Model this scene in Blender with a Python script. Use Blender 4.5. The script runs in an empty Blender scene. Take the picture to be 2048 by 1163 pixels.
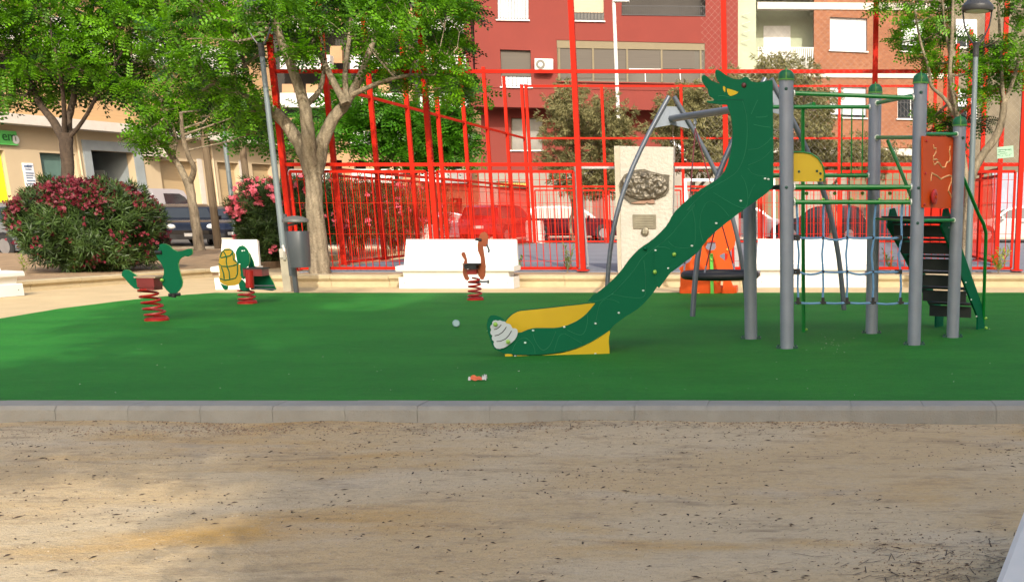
import bpy, math, random
import numpy as np
from mathutils import Vector, Matrix
from mathutils.geometry import tessellate_polygon
R = math.radians
rnd = random.Random(7)
sc = bpy.context.scene
COL = sc.collection
# ------------------------------------------------------------------ camera model
F, PX, PY, YH, CH = 2300.0, 1600.0, 1033.0, 422.0, 1.25
PIT = math.atan((PY - YH) / F)
CP, SP = math.cos(PIT), math.sin(PIT)
CAM = Vector((0, 0, CH))
def ray(x, y):
    u = (x - PX) / F; v = -(y - PY) / F
    return Vector((u, CP + v * SP, -SP + v * CP))
def G(x, y, z=0.0):
    d = ray(x, y); return CAM + d * ((z - CH) / d.z)
def W(x, y, Y):
    d = ray(x, y); return CAM + d * (Y / d.y)
def WP(x, y, p, n):
    d = ray(x, y); return CAM + d * ((p - CAM).dot(n) / d.dot(n))
def zat(y, Y): return W(PX, y, Y).z
def mpp(Y): return (Y + .33) / 2380.0      # metres per photo pixel at depth Y
# ------------------------------------------------------------------ materials
def nn(nt, t, **kw):
    n = nt.nodes.new(t)
    for k, v in kw.items(): setattr(n, k, v)
    return n
MATS = {}
def mat(name, col, rough=.6, metal=0., var=.12, scale=3., bump=0., bscale=40., spec=.5, dirt=0., dirtcol=(.25, .2, .14), stretch=None, coat=0.):
    if name in MATS: return MATS[name]
    m = bpy.data.materials.new(name); m.use_nodes = True
    nt = m.node_tree; L = nt.links
    b = nt.nodes['Principled BSDF']
    b.inputs['Roughness'].default_value = rough; b.inputs['Metallic'].default_value = metal
    b.inputs['Specular IOR Level'].default_value = spec
    b.inputs['Coat Weight'].default_value = coat
    tc = nn(nt, 'ShaderNodeTexCoord')
    src = tc.outputs['Object']
    if stretch:
        mp = nn(nt, 'ShaderNodeMapping'); mp.inputs['Scale'].default_value = stretch
        L.new(src, mp.inputs['Vector']); src = mp.outputs['Vector']
    n1 = nn(nt, 'ShaderNodeTexNoise'); n1.inputs['Scale'].default_value = scale; n1.inputs['Detail'].default_value = 6
    L.new(src, n1.inputs['Vector'])
    mr = nn(nt, 'ShaderNodeMapRange'); mr.inputs[1].default_value = .25; mr.inputs[2].default_value = .75
    mr.inputs[3].default_value = 1 - var; mr.inputs[4].default_value = 1 + var
    L.new(n1.outputs['Fac'], mr.inputs[0])
    mx = nn(nt, 'ShaderNodeVectorMath', operation='SCALE'); mx.inputs[0].default_value = col[:3]
    L.new(mr.outputs[0], mx.inputs['Scale'])
    out = mx.outputs[0]
    if dirt > 0:
        n2 = nn(nt, 'ShaderNodeTexNoise'); n2.inputs['Scale'].default_value = scale * 2.7; n2.inputs['Detail'].default_value = 8; n2.inputs['Roughness'].default_value = .7
        L.new(tc.outputs['Object'], n2.inputs['Vector'])
        r2 = nn(nt, 'ShaderNodeMapRange'); r2.inputs[1].default_value = .5; r2.inputs[2].default_value = .75; r2.inputs[4].default_value = dirt
        L.new(n2.outputs['Fac'], r2.inputs[0])
        m2 = nn(nt, 'ShaderNodeMix', data_type='RGBA'); m2.inputs[7].default_value = (*dirtcol, 1)
        L.new(r2.outputs[0], m2.inputs[0]); L.new(out, m2.inputs[6]); out = m2.outputs[2]
    L.new(out, b.inputs['Base Color'])
    if bump > 0:
        n3 = nn(nt, 'ShaderNodeTexNoise'); n3.inputs['Scale'].default_value = bscale; n3.inputs['Detail'].default_value = 5
        L.new(tc.outputs['Object'], n3.inputs['Vector'])
        bp = nn(nt, 'ShaderNodeBump'); bp.inputs['Strength'].default_value = bump; bp.inputs['Distance'].default_value = .02
        L.new(n3.outputs['Fac'], bp.inputs['Height']); L.new(bp.outputs[0], b.inputs['Normal'])
    MATS[name] = m
    return m
def leafmat(name, c1, c2, trans=.4, rough=.5, hue=.0):
    if name in MATS: return MATS[name]
    m = bpy.data.materials.new(name); m.use_nodes = True
    nt = m.node_tree; L = nt.links; b = nt.nodes['Principled BSDF']; o = nt.nodes['Material Output']
    b.inputs['Roughness'].default_value = rough; b.inputs['Specular IOR Level'].default_value = .35
    g = nn(nt, 'ShaderNodeNewGeometry')
    tc = nn(nt, 'ShaderNodeTexCoord')
    n1 = nn(nt, 'ShaderNodeTexNoise'); n1.inputs['Scale'].default_value = 1.6; n1.inputs['Detail'].default_value = 3
    L.new(tc.outputs['Object'], n1.inputs['Vector'])
    ad = nn(nt, 'ShaderNodeMath', operation='MULTIPLY_ADD'); ad.inputs[1].default_value = .55; 
    L.new(g.outputs['Random Per Island'], ad.inputs[0])
    ma = nn(nt, 'ShaderNodeMapRange'); ma.inputs[1].default_value = .3; ma.inputs[2].default_value = .7; ma.inputs[3].default_value = -.05; ma.inputs[4].default_value = .5
    L.new(n1.outputs['Fac'], ma.inputs[0]); L.new(ma.outputs[0], ad.inputs[2])
    mx = nn(nt, 'ShaderNodeMix', data_type='RGBA'); mx.inputs[6].default_value = (*c1, 1); mx.inputs[7].default_value = (*c2, 1)
    L.new(ad.outputs[0], mx.inputs[0]); L.new(mx.outputs[2], b.inputs['Base Color'])
    t = nn(nt, 'ShaderNodeBsdfTranslucent')
    sx = nn(nt, 'ShaderNodeVectorMath', operation='MULTIPLY'); sx.inputs[1].default_value = (1.15, 1.35, .25)
    L.new(mx.outputs[2], sx.inputs[0]); L.new(sx.outputs[0], t.inputs['Color'])
    ms = nn(nt, 'ShaderNodeMixShader'); ms.inputs[0].default_value = trans
    L.new(b.outputs[0], ms.inputs[1]); L.new(t.outputs[0], ms.inputs[2]); L.new(ms.outputs[0], o.inputs['Surface'])
    MATS[name] = m
    return m
# ------------------------------------------------------------------ mesh builder
class MB:
    def __init__(s): s.v = []; s.f = []; s.m = []
    def add(s, vs, fs, mi=0):
        o = len(s.v); s.v.extend([tuple(v) for v in vs]); s.f.extend([tuple(i + o for i in f) for f in fs]); s.m.extend([mi] * len(fs))
        return s
    def box(s, c, size, rz=0., mi=0, M=None, tilt=None):
        x, y, z = [a / 2 for a in size]
        vs = [Vector((i * x, j * y, k * z)) for k in (-1, 1) for j in (-1, 1) for i in (-1, 1)]
        if M is None: M = Matrix.Rotation(rz, 3, 'Z')
        vs = [M @ v + Vector(c) for v in vs]
        return s.add(vs, [(0, 2, 3, 1), (4, 5, 7, 6), (0, 1, 5, 4), (2, 6, 7, 3), (0, 4, 6, 2), (1, 3, 7, 5)], mi)
    def bar(s, a, b, w, t, mi=0, up=(0, 0, 1)):     # rectangular bar from a to b
        a, b = Vector(a), Vector(b); d = (b - a); l = d.length
        if l < 1e-6: return s
        d.normalize(); up = Vector(up)
        if abs(d.dot(up)) > .98: up = Vector((0, 1, 0))
        sx = d.cross(up).normalized(); uy = sx.cross(d).normalized()
        M = Matrix((sx, d, uy)).transposed()
        return s.box((a + b) / 2, (w, l, t), M=M, mi=mi)
    def tube(s, pts, r, seg=8, mi=0, caps=True, closed=False):
        pts = [Vector(p) for p in pts]; n = len(pts)
        rs = r if isinstance(r, (list, tuple)) else [r] * n
        o = len(s.v); prev = None
        for i, p in enumerate(pts):
            if closed: d = pts[(i + 1) % n] - pts[i - 1]
            else: d = pts[min(i + 1, n - 1)] - pts[max(i - 1, 0)]
            if d.length < 1e-9: d = Vector((0, 0, 1))
            d.normalize()
            if prev is None:
                a = Vector((0, 0, 1)) if abs(d.z) < .9 else Vector((1, 0, 0))
                u = d.cross(a).normalized()
            else:
                u = prev - d * prev.dot(d)
                u = u.normalized() if u.length > 1e-6 else d.orthogonal().normalized()
            prev = u; w = d.cross(u)
            for k in range(seg):
                t = 2 * math.pi * k / seg
                s.v.append(tuple(p + (u * math.cos(t) + w * math.sin(t)) * rs[i]))
        rng = n if closed else n - 1
        for i in range(rng):
            j = (i + 1) % n
            for k in range(seg):
                l = (k + 1) % seg
                s.f.append((o + i * seg + k, o + i * seg + l, o + j * seg + l, o + j * seg + k)); s.m.append(mi)
        if caps and not closed:
            s.f.append(tuple(o + k for k in reversed(range(seg)))); s.m.append(mi)
            s.f.append(tuple(o + (n - 1) * seg + k for k in range(seg))); s.m.append(mi)
        return s
    def lathe(s, prof, c=(0, 0, 0), seg=16, mi=0, M=None):    # prof [(r, z)]
        c = Vector(c); pts = []
        o = len(s.v)
        for r, z in prof:
            for k in range(seg):
                t = 2 * math.pi * k / seg
                v = Vector((max(r, 1e-4) * math.cos(t), max(r, 1e-4) * math.sin(t), z))
                if M: v = M @ v
                s.v.append(tuple(v + c))
        for i in range(len(prof) - 1):
            for k in range(seg):
                l = (k + 1) % seg
                s.f.append((o + i * seg + k, o + i * seg + l, o + (i + 1) * seg + l, o + (i + 1) * seg + k)); s.m.append(mi)
        s.f.append(tuple(o + k for k in reversed(range(seg)))); s.m.append(mi)
        s.f.append(tuple(o + (len(prof) - 1) * seg + k for k in range(seg))); s.m.append(mi)
        return s
    def ball(s, c, r, seg=8, mi=0, sz=(1, 1, 1)):
        prof = [(r * math.sin(math.pi * i / (seg)), -r * math.cos(math.pi * i / (seg))) for i in range(seg + 1)]
        return s.lathe(prof, c, seg + 2, mi, Matrix.Diagonal(sz))
    def prism(s, loop, ext, mi=0, holes=(), mside=None, bevel=0):   # loop: 3D coplanar points
        loops = [[Vector(p) for p in loop]] + [[Vector(p) for p in h] for h in holes]
        ext = Vector(ext); flat = [p for l in loops for p in l]
        tris = tessellate_polygon(loops)
        nrm = Vector((0, 0, 0))
        for t in tris:
            a, b, c = (flat[i] for i in t); nrm += (b - a).cross(c - a)
        o = len(s.v); n = len(flat)
        s.v.extend([tuple(p) for p in flat]); s.v.extend([tuple(p + ext) for p in flat])
        for t in tris:
            a, b, c = (flat[i] for i in t)
            nz = (b - a).cross(c - a)
            f = tuple(t) if nz.dot(ext) < 0 else (t[0], t[2], t[1])
            s.f.append(tuple(o + i for i in f)); s.m.append(mi)
            s.f.append(tuple(o + n + i for i in reversed(f))); s.m.append(mi)
        k = 0; ms = mi if mside is None else mside
        for l in loops:
            m = len(l)
            for i in range(m):
                j = (i + 1) % m
                s.f.append((o + k + i, o + k + j, o + n + k + j, o + n + k + i)); s.m.append(ms)
            k += m
        return s
    def sheet(s, pts, mi=0):
        return s.add(pts, [tuple(range(len(pts)))], mi)
    def build(s, name, mats, parent=None, origin=None, smooth=False, local=False, ang=35):
        me = bpy.data.meshes.new(name)
        off = Vector((0, 0, 0))
        if parent is not None and not local:
            p = parent
            while p is not None: off = off + p.location; p = p.parent
        elif origin is not None: off = Vector(origin)
        vs = [(x - off.x, y - off.y, z - off.z) for x, y, z in s.v] if off.length > 0 else s.v
        me.from_pydata(vs, [], s.f)
        if not isinstance(mats, (list, tuple)): mats = [mats]
        for m in mats: me.materials.append(m)
        me.polygons.foreach_set('material_index', s.m)
        if smooth:
            me.polygons.foreach_set('use_smooth', [True] * len(s.f))
            me.set_sharp_from_angle(angle=R(ang))
        me.update()
        ob = bpy.data.objects.new(name, me); COL.objects.link(ob)
        if parent is not None: ob.parent = parent
        elif origin is not None: ob.location = off
        return ob
def tag(o, label=None, cat=None, group=None, kind=None):
    if label: o['label'] = label
    if cat: o['category'] = cat
    if group: o['group'] = group
    if kind: o['kind'] = kind
    return o
def thing(name, label, cat, loc=(0, 0, 0), rz=0., group=None):
    o = bpy.data.objects.new(name, None); COL.objects.link(o); o.empty_display_size = .2
    o.location = loc; o.rotation_euler = (0, 0, rz)
    return tag(o, label, cat, group)
def copy_tree(o, parent=None):
    c = o.copy(); COL.objects.link(c); c.parent = parent
    for ch in list(o.children): copy_tree(ch, c)
    return c
def arr_mesh(name, verts, nq, k, mats, parent=None, midx=None):
    """verts (N,3) array made of faces with k corners each"""
    me = bpy.data.meshes.new(name)
    off = Vector((0, 0, 0))
    if parent is not None:
        off = parent.location
    verts = (verts - np.array(off)).astype(np.float32)
    n = len(verts); nf = n // k
    me.vertices.add(n); me.vertices.foreach_set('co', verts.ravel())
    me.loops.add(n); me.loops.foreach_set('vertex_index', np.arange(n, dtype=np.int32))
    me.polygons.add(nf); me.polygons.foreach_set('loop_start', np.arange(0, n, k, dtype=np.int32))
    for m in (mats if isinstance(mats, (list, tuple)) else [mats]): me.materials.append(m)
    if midx is not None: me.polygons.foreach_set('material_index', midx.astype(np.int32))
    me.update(calc_edges=True)
    ob = bpy.data.objects.new(name, me); COL.objects.link(ob); ob.parent = parent
    return ob
nr = np.random.default_rng(11)
def unit(a): return a / np.maximum(np.linalg.norm(a, axis=-1, keepdims=True), 1e-9)
def instance(P, D, N, S, T):
    """place template T (m,3) (x along D, z along N) at P with scale S -> (len(P)*m,3)"""
    D = unit(D); Y = unit(np.cross(N, D)); Z = np.cross(D, Y)
    M = np.stack([D, Y, Z], axis=2)
    return (P[:, None, :] + np.einsum('nij,mj->nmi', M, T) * S[:, None, None]).reshape(-1, 3)
def frond(pairs=7, ll=.2, lw=.085, droop=.25):
    q = []
    for i in range(pairs):
        t = .12 + .8 * i / (pairs - 1); z = -droop * t * t
        L = ll * (1 - .5 * abs(t - .45))
        for s in (-1, 1):
            a = Vector((t, 0, z)); d = Vector((.45, s * .9, -.12)).normalized(); w = Vector((.9, -s * .45, 0)) * lw * .5
            q += [a, a + d * L * .5 + w, a + d * L, a + d * L * .5 - w]
    q += [Vector((0, 0, 0)), Vector((.5, .012, -droop * .25)), Vector((1, 0, -droop)), Vector((.5, -.012, -droop * .25))]
    return np.array([tuple(v) for v in q])
FR = frond(); FR5 = frond(5, .27, .14)
def whorl(n=9, lw=.13, up=.55):
    q = []
    for i in range(n):
        t = 2.4 * i; e = up + .5 * math.sin(i * 1.7)
        d = Vector((math.sin(e), math.cos(e) * math.cos(t), math.cos(e) * math.sin(t)))
        s = d.cross(Vector((1, .1, 0))).normalized() * lw * .5
        q += [Vector((0, 0, 0)), d * .45 + s, d, d * .45 - s]
    return np.array([tuple(v) for v in q])
def spray(n=16, seed=3, lw=.035):
    r = random.Random(seed); q = []
    for i in range(n):
        a = Vector((r.uniform(0, .7), r.uniform(-.15, .15), r.uniform(-.15, .15)))
        d = Vector((r.uniform(.2, 1), r.uniform(-.8, .8), r.uniform(-.9, .5))).normalized() * r.uniform(.25, .5)
        s = d.cross(Vector((r.uniform(-1, 1), r.uniform(-1, 1), r.uniform(-1, 1)))).normalized() * lw
        q += [a, a + d * .5 + s, a + d, a + d * .5 - s]
    return np.array([tuple(v) for v in q])
WH = whorl(); SPR = spray()
def clump_points(c, rad, n, shell=.5):
    d = unit(nr.normal(size=(n, 3)))
    rr = nr.random(n) ** shell
    return np.array(c) + d * rr[:, None] * np.array(rad), d
def crown_mesh(name, clumps, T, size, m, parent, dens=1., up=1.0, shell=.45, out=.9, tilt=.45):
    """clumps: (x,y,rx,ry,Y[,n]) photo-located at their own depth"""
    V = []
    for cl in clumps:
        x, y, rx, ry, Y = cl[:5]
        c = W(x, y, Y); s = mpp(Y); ax, az = rx * s, ry * s
        ay = (ax + az) / 2 * 1.1
        n = int(dens * (cl[5] if len(cl) > 5 else 130 * (ax * az + .1) / (size * size) * .25))
        P, d = clump_points(c, (ax, ay, az), n, shell)
        D = d * np.array([out, out, .35]) + nr.normal(size=(n, 3)) * .35
        N = np.array([0, 0, up]) + nr.normal(size=(n, 3)) * tilt + d * .5
        V.append(instance(P, D, N, size * (0.7 + .6 * nr.random(n)), T))
    V = np.concatenate(V)
    return arr_mesh(name, V, None, 4, m, parent)
# ------------------------------------------------------------------ shared materials
WHITE = mat('white_concrete', (.66, .65, .61), .55, var=.05, dirt=.25, dirtcol=(.6, .57, .5), bump=.08, bscale=60)
RED = mat('red_paint', (.43, .014, .004), .55, var=.12, dirt=.2, dirtcol=(.36, .02, .01), spec=.12)
GALV = mat('grey_painted_steel', (.25, .28, .335), .5, metal=.25, var=.08, scale=6, dirt=.2, dirtcol=(.2, .2, .2))
GREENT = mat('green_tube', (.006, .20, .03), .3, var=.06, spec=.6)
HDPE = mat('green_board', (.0006, .115, .050), .6, var=.06, scale=2, bump=.03, bscale=200, spec=.15)
LIME = mat('lime_edge', (.16, .42, .10), .5, var=.05)
YEL = mat('yellow_board', (.60, .41, .001), .45, var=.05, bump=.03, bscale=200)
ORG = mat('orange_board', (.62, .075, .008), .5, var=.07, spec=.2)
BOLT = mat('pale_bolt', (.75, .8, .72), .3)
LBOLT = mat('lime_cap', (.30, .55, .08), .35)
DBOLT = mat('dark_bolt', (.01, .07, .05), .4)
BLACK = mat('black_rubber', (.012, .012, .014), .55, var=.1)
ROPE = mat('blue_rope', (.13, .28, .48), .75, var=.15, scale=30)
SPRING = mat('spring_red', (.34, .012, .010), .35, var=.1)
BARK = mat('bark', (.225, .185, .13), .95, var=.55, scale=14, bump=1., bscale=30, stretch=(1, 1, .25), dirt=.85, dirtcol=(.085, .062, .04), spec=.1)
BARKD = mat('dark_bark', (.055, .038, .026), .95, var=.45, scale=12, bump=.9, bscale=22, stretch=(1, 1, .35))
GLASS = mat('dark_glass', (.03, .035, .04), .08, var=.05, spec=.8)
CHROME = mat('chrome', (.7, .7, .7), .15, metal=1)
STONE = mat('pale_stone', (.44, .36, .22), .85, var=.14, scale=2.5, bump=.35, bscale=18, dirt=.35, dirtcol=(.33, .27, .18))
# ------------------------------------------------------------------ ground materials
def ground_sand():
    m = bpy.data.materials.new('compacted_sand'); m.use_nodes = True
    nt = m.node_tree; L = nt.links; b = nt.nodes['Principled BSDF']; b.inputs['Roughness'].default_value = .92; b.inputs['Specular IOR Level'].default_value = .2
    tc = nn(nt, 'ShaderNodeTexCoord')
    def noise(scale, det, st=(1, 1, 1), rough=.55, dist=0.):
        mp = nn(nt, 'ShaderNodeMapping'); mp.inputs['Scale'].default_value = st
        L.new(tc.outputs['Object'], mp.inputs['Vector'])
        n = nn(nt, 'ShaderNodeTexNoise'); n.inputs['Scale'].default_value = scale; n.inputs['Detail'].default_value = det; n.inputs['Roughness'].default_value = rough; n.inputs['Distortion'].default_value = dist
        L.new(mp.outputs[0], n.inputs['Vector']); return n.outputs['Fac']
    def ramp(f, lo, hi, a=0., c=1.):
        r = nn(nt, 'ShaderNodeMapRange'); r.inputs[1].default_value = lo; r.inputs[2].default_value = hi; r.inputs[3].default_value = a; r.inputs[4].default_value = c
        L.new(f, r.inputs[0]); return r.outputs[0]
    def mix(f, a, c):
        x = nn(nt, 'ShaderNodeMix', data_type='RGBA')
        L.new(f, x.inputs[0])
        for i, q in ((6, a), (7, c)):
            if isinstance(q, tuple): x.inputs[i].default_value = (*q, 1)
            else: L.new(q, x.inputs[i])
        return x.outputs[2]
    c = mix(ramp(noise(.9, 5, (.6, 1.3, 1), dist=.4), .42, .58), (.55, .435, .275), (.53, .39, .215))
    c = mix(ramp(noise(.55, 4, (.6, 1.5, 1), dist=.5), .54, .66, 0, .95), c, (.50, .30, .09))
    c = mix(ramp(noise(5, 8, (.5, 1.4, 1), .7), .52, .68, 0, .7), c, (.25, .18, .11))
    c = mix(ramp(noise(1.4, 5, (.5, 1.2, 1)), .56, .68, 0, .45), c, (.55, .47, .35))
    c = mix(ramp(noise(26, 7, (.8, 1.3, 1), .8), .50, .66, 0, .5), c, (.29, .225, .15))
    c = mix(ramp(noise(31, 7, (.8, 1.3, 1), .8), .54, .68, 0, .45), c, (.58, .50, .39))
    sp = noise(90, 3, (1, 1, 1), .6)
    c = mix(ramp(sp, .62, .72, 0, .5), c, (.14, .10, .07))
    c = mix(ramp(noise(140, 2), .62, .75, 0, .4), c, (.56, .50, .42))
    L.new(c, b.inputs['Base Color'])
    ad = nn(nt, 'ShaderNodeMath', operation='ADD'); L.new(noise(8, 8, (1, 1, 1), .7), ad.inputs[0])
    ml = nn(nt, 'ShaderNodeMath', operation='MULTIPLY'); ml.inputs[1].default_value = .3; L.new(noise(80, 4), ml.inputs[0]); L.new(ml.outputs[0], ad.inputs[1])
    bp = nn(nt, 'ShaderNodeBump'); bp.inputs['Strength'].default_value = .8; bp.inputs['Distance'].default_value = .03
    L.new(ad.outputs[0], bp.inputs['Height']); L.new(bp.outputs[0], b.inputs['Normal'])
    return m
def turf_mat():
    m = bpy.data.materials.new('artificial_turf'); m.use_nodes = True
    nt = m.node_tree; L = nt.links; b = nt.nodes['Principled BSDF']; b.inputs['Roughness'].default_value = .8; b.inputs['Specular IOR Level'].default_value = .25
    tc = nn(nt, 'ShaderNodeTexCoord')
    def noise(scale, det, st, rough=.6):
        mp = nn(nt, 'ShaderNodeMapping'); mp.inputs['Scale'].default_value = st
        L.new(tc.outputs['Object'], mp.inputs['Vector'])
        n = nn(nt, 'ShaderNodeTexNoise'); n.inputs['Scale'].default_value = scale; n.inputs['Detail'].default_value = det; n.inputs['Roughness'].default_value = rough
        L.new(mp.outputs[0], n.inputs['Vector']); return n.outputs['Fac']
    def ramp(f, lo, hi, a=0., c=1.):
        r = nn(nt, 'ShaderNodeMapRange'); r.inputs[1].default_value = lo; r.inputs[2].default_value = hi; r.inputs[3].default_value = a; r.inputs[4].default_value = c
        L.new(f, r.inputs[0]); return r.outputs[0]
    def mix(f, a, c):
        x = nn(nt, 'ShaderNodeMix', data_type='RGBA'); L.new(f, x.inputs[0])
        for i, q in ((6, a), (7, c)):
            if isinstance(q, tuple): x.inputs[i].default_value = (*q, 1)
            else: L.new(q, x.inputs[i])
        return x.outputs[2]
    c = mix(ramp(noise(.7, 5, (1, 1.6, 1)), .38, .62), (.013, .185, .016), (.022, .235, .020))
    c = mix(ramp(noise(6, 6, (.5, 2, 1), .7), .5, .75, 0, .5), c, (.055, .26, .04))
    c = mix(ramp(noise(150, 3, (.6, 1.3, 1)), .45, .7, 0, .6), c, (.010, .12, .010))
    c = mix(ramp(noise(34, 5, (.35, 1.5, 1), .8), .48, .66, 0, .6), c, (.008, .115, .012))
    c = mix(ramp(noise(21, 6, (.3, 1.8, 1), .8), .57, .70, 0, .55), c, (.045, .29, .04))
    c = mix(ramp(noise(3.3, 8, (.35, 2.6, 1), .75), .62, .72, 0, .4), c, (.14, .33, .09))
    L.new(c, b.inputs['Base Color'])
    bp = nn(nt, 'ShaderNodeBump'); bp.inputs['Strength'].default_value = .7; bp.inputs['Distance'].default_value = .02
    L.new(noise(170, 4, (1, 1, 1)), bp.inputs['Height']); L.new(bp.outputs[0], b.inputs['Normal'])
    return m
SAND = ground_sand(); TURF = turf_mat()
ASPH = mat('asphalt', (.09, .088, .085), .9, var=.2, scale=1.2, bump=.3, bscale=120, dirt=.3, dirtcol=(.16, .15, .13))
COURT = mat('court_paving', (.17, .18, .21), .8, var=.12, scale=.8, bump=.15, bscale=50, dirt=.4, dirtcol=(.22, .22, .22))
SOIL = mat('dry_soil', (.30, .20, .11), .95, var=.35, scale=4, bump=.9, bscale=30, dirt=.6, dirtcol=(.16, .10, .06))
PSAND = mat('pale_sand', (.50, .38, .21), .95, var=.12, scale=1.5, bump=.6, bscale=14, dirt=.45, dirtcol=(.40, .29, .16))
PAVE = mat('pavement_slabs', (.42, .38, .31), .85, var=.12, scale=2, dirt=.3)
KERB = mat('kerb_concrete', (.27, .265, .235), .9, var=.12, scale=5, bump=.4, bscale=90, dirt=.35, dirtcol=(.27, .22, .16))
# ground: fine heightfield near the camera inside one very large sheet
GZ = -.105
def gheight(x, y):
    from mathutils import noise as mn
    h = .012 * mn.noise(Vector((x * .8, y * .9, 0))) + .006 * mn.noise(Vector((x * 3.1, y * 3.3, 4)))
    if y > 6.6: h += .035 * max(0, mn.noise(Vector((x * .9, 1.7, 2))) + .15) * min(1, (y - 6.6) / .6)
    return h
g = MB()
nx, ny = 150, 90; X0, X1, Y0, Y1 = -9., 6., 2.0, 7.62
for j in range(ny + 1):
    for i in range(nx + 1):
        x = X0 + (X1 - X0) * i / nx; y = Y0 + (Y1 - Y0) * j / ny
        e = min(1, min(i, nx - i, j) / 6)
        g.v.append((x, y, GZ + gheight(x, y) * e))
for j in range(ny):
    for i in range(nx):
        a = j * (nx + 1) + i; g.f.append((a, a + 1, a + nx + 2, a + nx + 1)); g.m.append(0)
B = 600
for q in ([(-B, -B), (B, -B), (B, Y0), (-B, Y0)], [(-B, Y0), (X0, Y0), (X0, Y1), (-B, Y1)], [(X1, Y0), (B, Y0), (B, Y1), (X1, Y1)], [(-B, Y1), (B, Y1), (B, B), (-B, B)]):
    g.sheet([(x, y, GZ) for x, y in q])
tag(g.build('ground', SAND, smooth=True, ang=80), kind='structure')
# turf
YT = G(1024, 802).y; YTF = G(1200, 585).y
gl = [G(0, 637), G(120, 617), G(240, 602), G(335, 592), G(430, 585.5)]
tl = [Vector((-13.5, YT, 0)), Vector((-13.3, gl[0].y - 1.6, 0))] + gl + [Vector((9, YTF, 0)), Vector((9, YT, 0))]
t = MB(); t.prism([(p.x, p.y, .004) for p in tl], (0, 0, -.10))
tag(t.build('playground_turf', TURF), kind='structure')
# pale sand apron beyond and beside the turf, level with it
YB = G(1200, 573).y + .02                     # foot of the stone border
s = MB()
s.box((-14, (YT + 36) / 2, -.055), (56, 36 - YT, .1))
tag(s.build('sand_path', PSAND), kind='structure')
# near kerb of concrete blocks
k = MB(); yk0 = G(1024, 812).y; x = -14.
kr = random.Random(4)
while x < 9.5:
    w = .478; dz = kr.uniform(-.0015, .0015); dy = kr.uniform(-.002, .002)
    o = len(k.v)
    y0, y1 = yk0 - .045 + dy, YT; zb, zt = -.14, .006 + dz
    pr = [(y0 - .01, zb), (y0, zt - .025), (y0 + .025, zt), (y1, zt), (y1, zb)]
    k.prism([(x + .0015, a, b) for a, b in pr], (w - .003, 0, 0)); x += w
k.prism([(-14, a, b) for a, b in [(yk0 - .049, -.14), (yk0 - .04, -.022), (yk0 - .015, .001), (YT - .01, .001), (YT - .01, -.14)]], (23.4, 0, 0))
tag(k.build('kerb', KERB), kind='structure')
# stone border in front of the planted strip
def moulding(path, z0, H, dep, name, label):
    """low stone wall with a lip, along path (list of (x,y)), facing right-hand side normal"""
    m = MB()
    for (ax, ay), (bx, by) in zip(path[:-1], path[1:]):
        a = Vector((ax, ay, 0)); b = Vector((bx, by, 0)); d = (b - a).normalized(); n = Vector((d.y, -d.x, 0)); L = (b - a).length
        pr = [(0, 0), (0, H * .48), (.012, H * .52), (.035, H * .66), (.05, H * .70), (.055, H * .95), (.03, H), (-dep, H), (-dep, 0)]
        q = 0
        while q < L - .05:
            w = min(1.0, L - q); z = kr.uniform(-.006, .004)
            m.prism([a + d * (q + .003) + n * u + Vector((0, 0, z0 + v + (z if v > 0 else 0))) for u, v in pr], d * (w - .006)); q += w
    o = m.build(name, STONE, origin=(path[0][0], path[0][1], z0)); return tag(o, label, 'border wall')
XL = G(497, 580).x
ZP = .20
moulding([(XL, YB), (9.5, YB)], -.01, ZP + .01, .28, 'planter_border', 'low pale stone border with a lip between the turf and the red fence')
p0, p1 = G(62, 581), G(425, 553)
pd = (p1 - p0).normalized(); pa = p0 - pd * 8
moulding([(pa.x, pa.y), (p1.x, p1.y)], -.01, .17, .25, 'planter_border', 'pale stone border below the big red oleander, running away beside the sand path')
# planted strips
so = MB()
yf = YB + .28
so.prism([(XL + .02, yf, ZP - .03), (9.5, yf, ZP - .03), (9.5, YB + 1.9, ZP - .03), (XL + .02, YB + 1.9, ZP - .03)], (0, 0, -.2))
so.prism([(XL + .02, YB + 1.9, ZP - .03), (-9.2, YB + 1.9, ZP - .03), (-9.2, 44, ZP - .03), (XL - .6, 44, ZP - .03)], (0, 0, -.2))
nrm = Vector((pd.y, -pd.x, 0))
a = pa - nrm * .25; b = p1 - nrm * .25
so.prism([(a.x, a.y, .14), (b.x, b.y, .14), (b.x - .5, 36, .14), (-30, 36, .14), (-30, a.y, .14)], (0, 0, -.2))
tag(so.build('soil', SOIL), kind='structure')
# street, pavements
st = MB()
st.box((0, 48.6, -.02), (160, 11.2, .05)); st.box((0, 44 + 40, -.045), (160, 80, .05))
tag(st.build('road', ASPH), kind='structure')
pv = MB(); pv.box((-5, 56.2, .0), (120, 4, .14)); pv.box((-5, 42.2, .0), (120, 1.7, .12)); 
tag(pv.build('pavement', PAVE), kind='structure')
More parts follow.
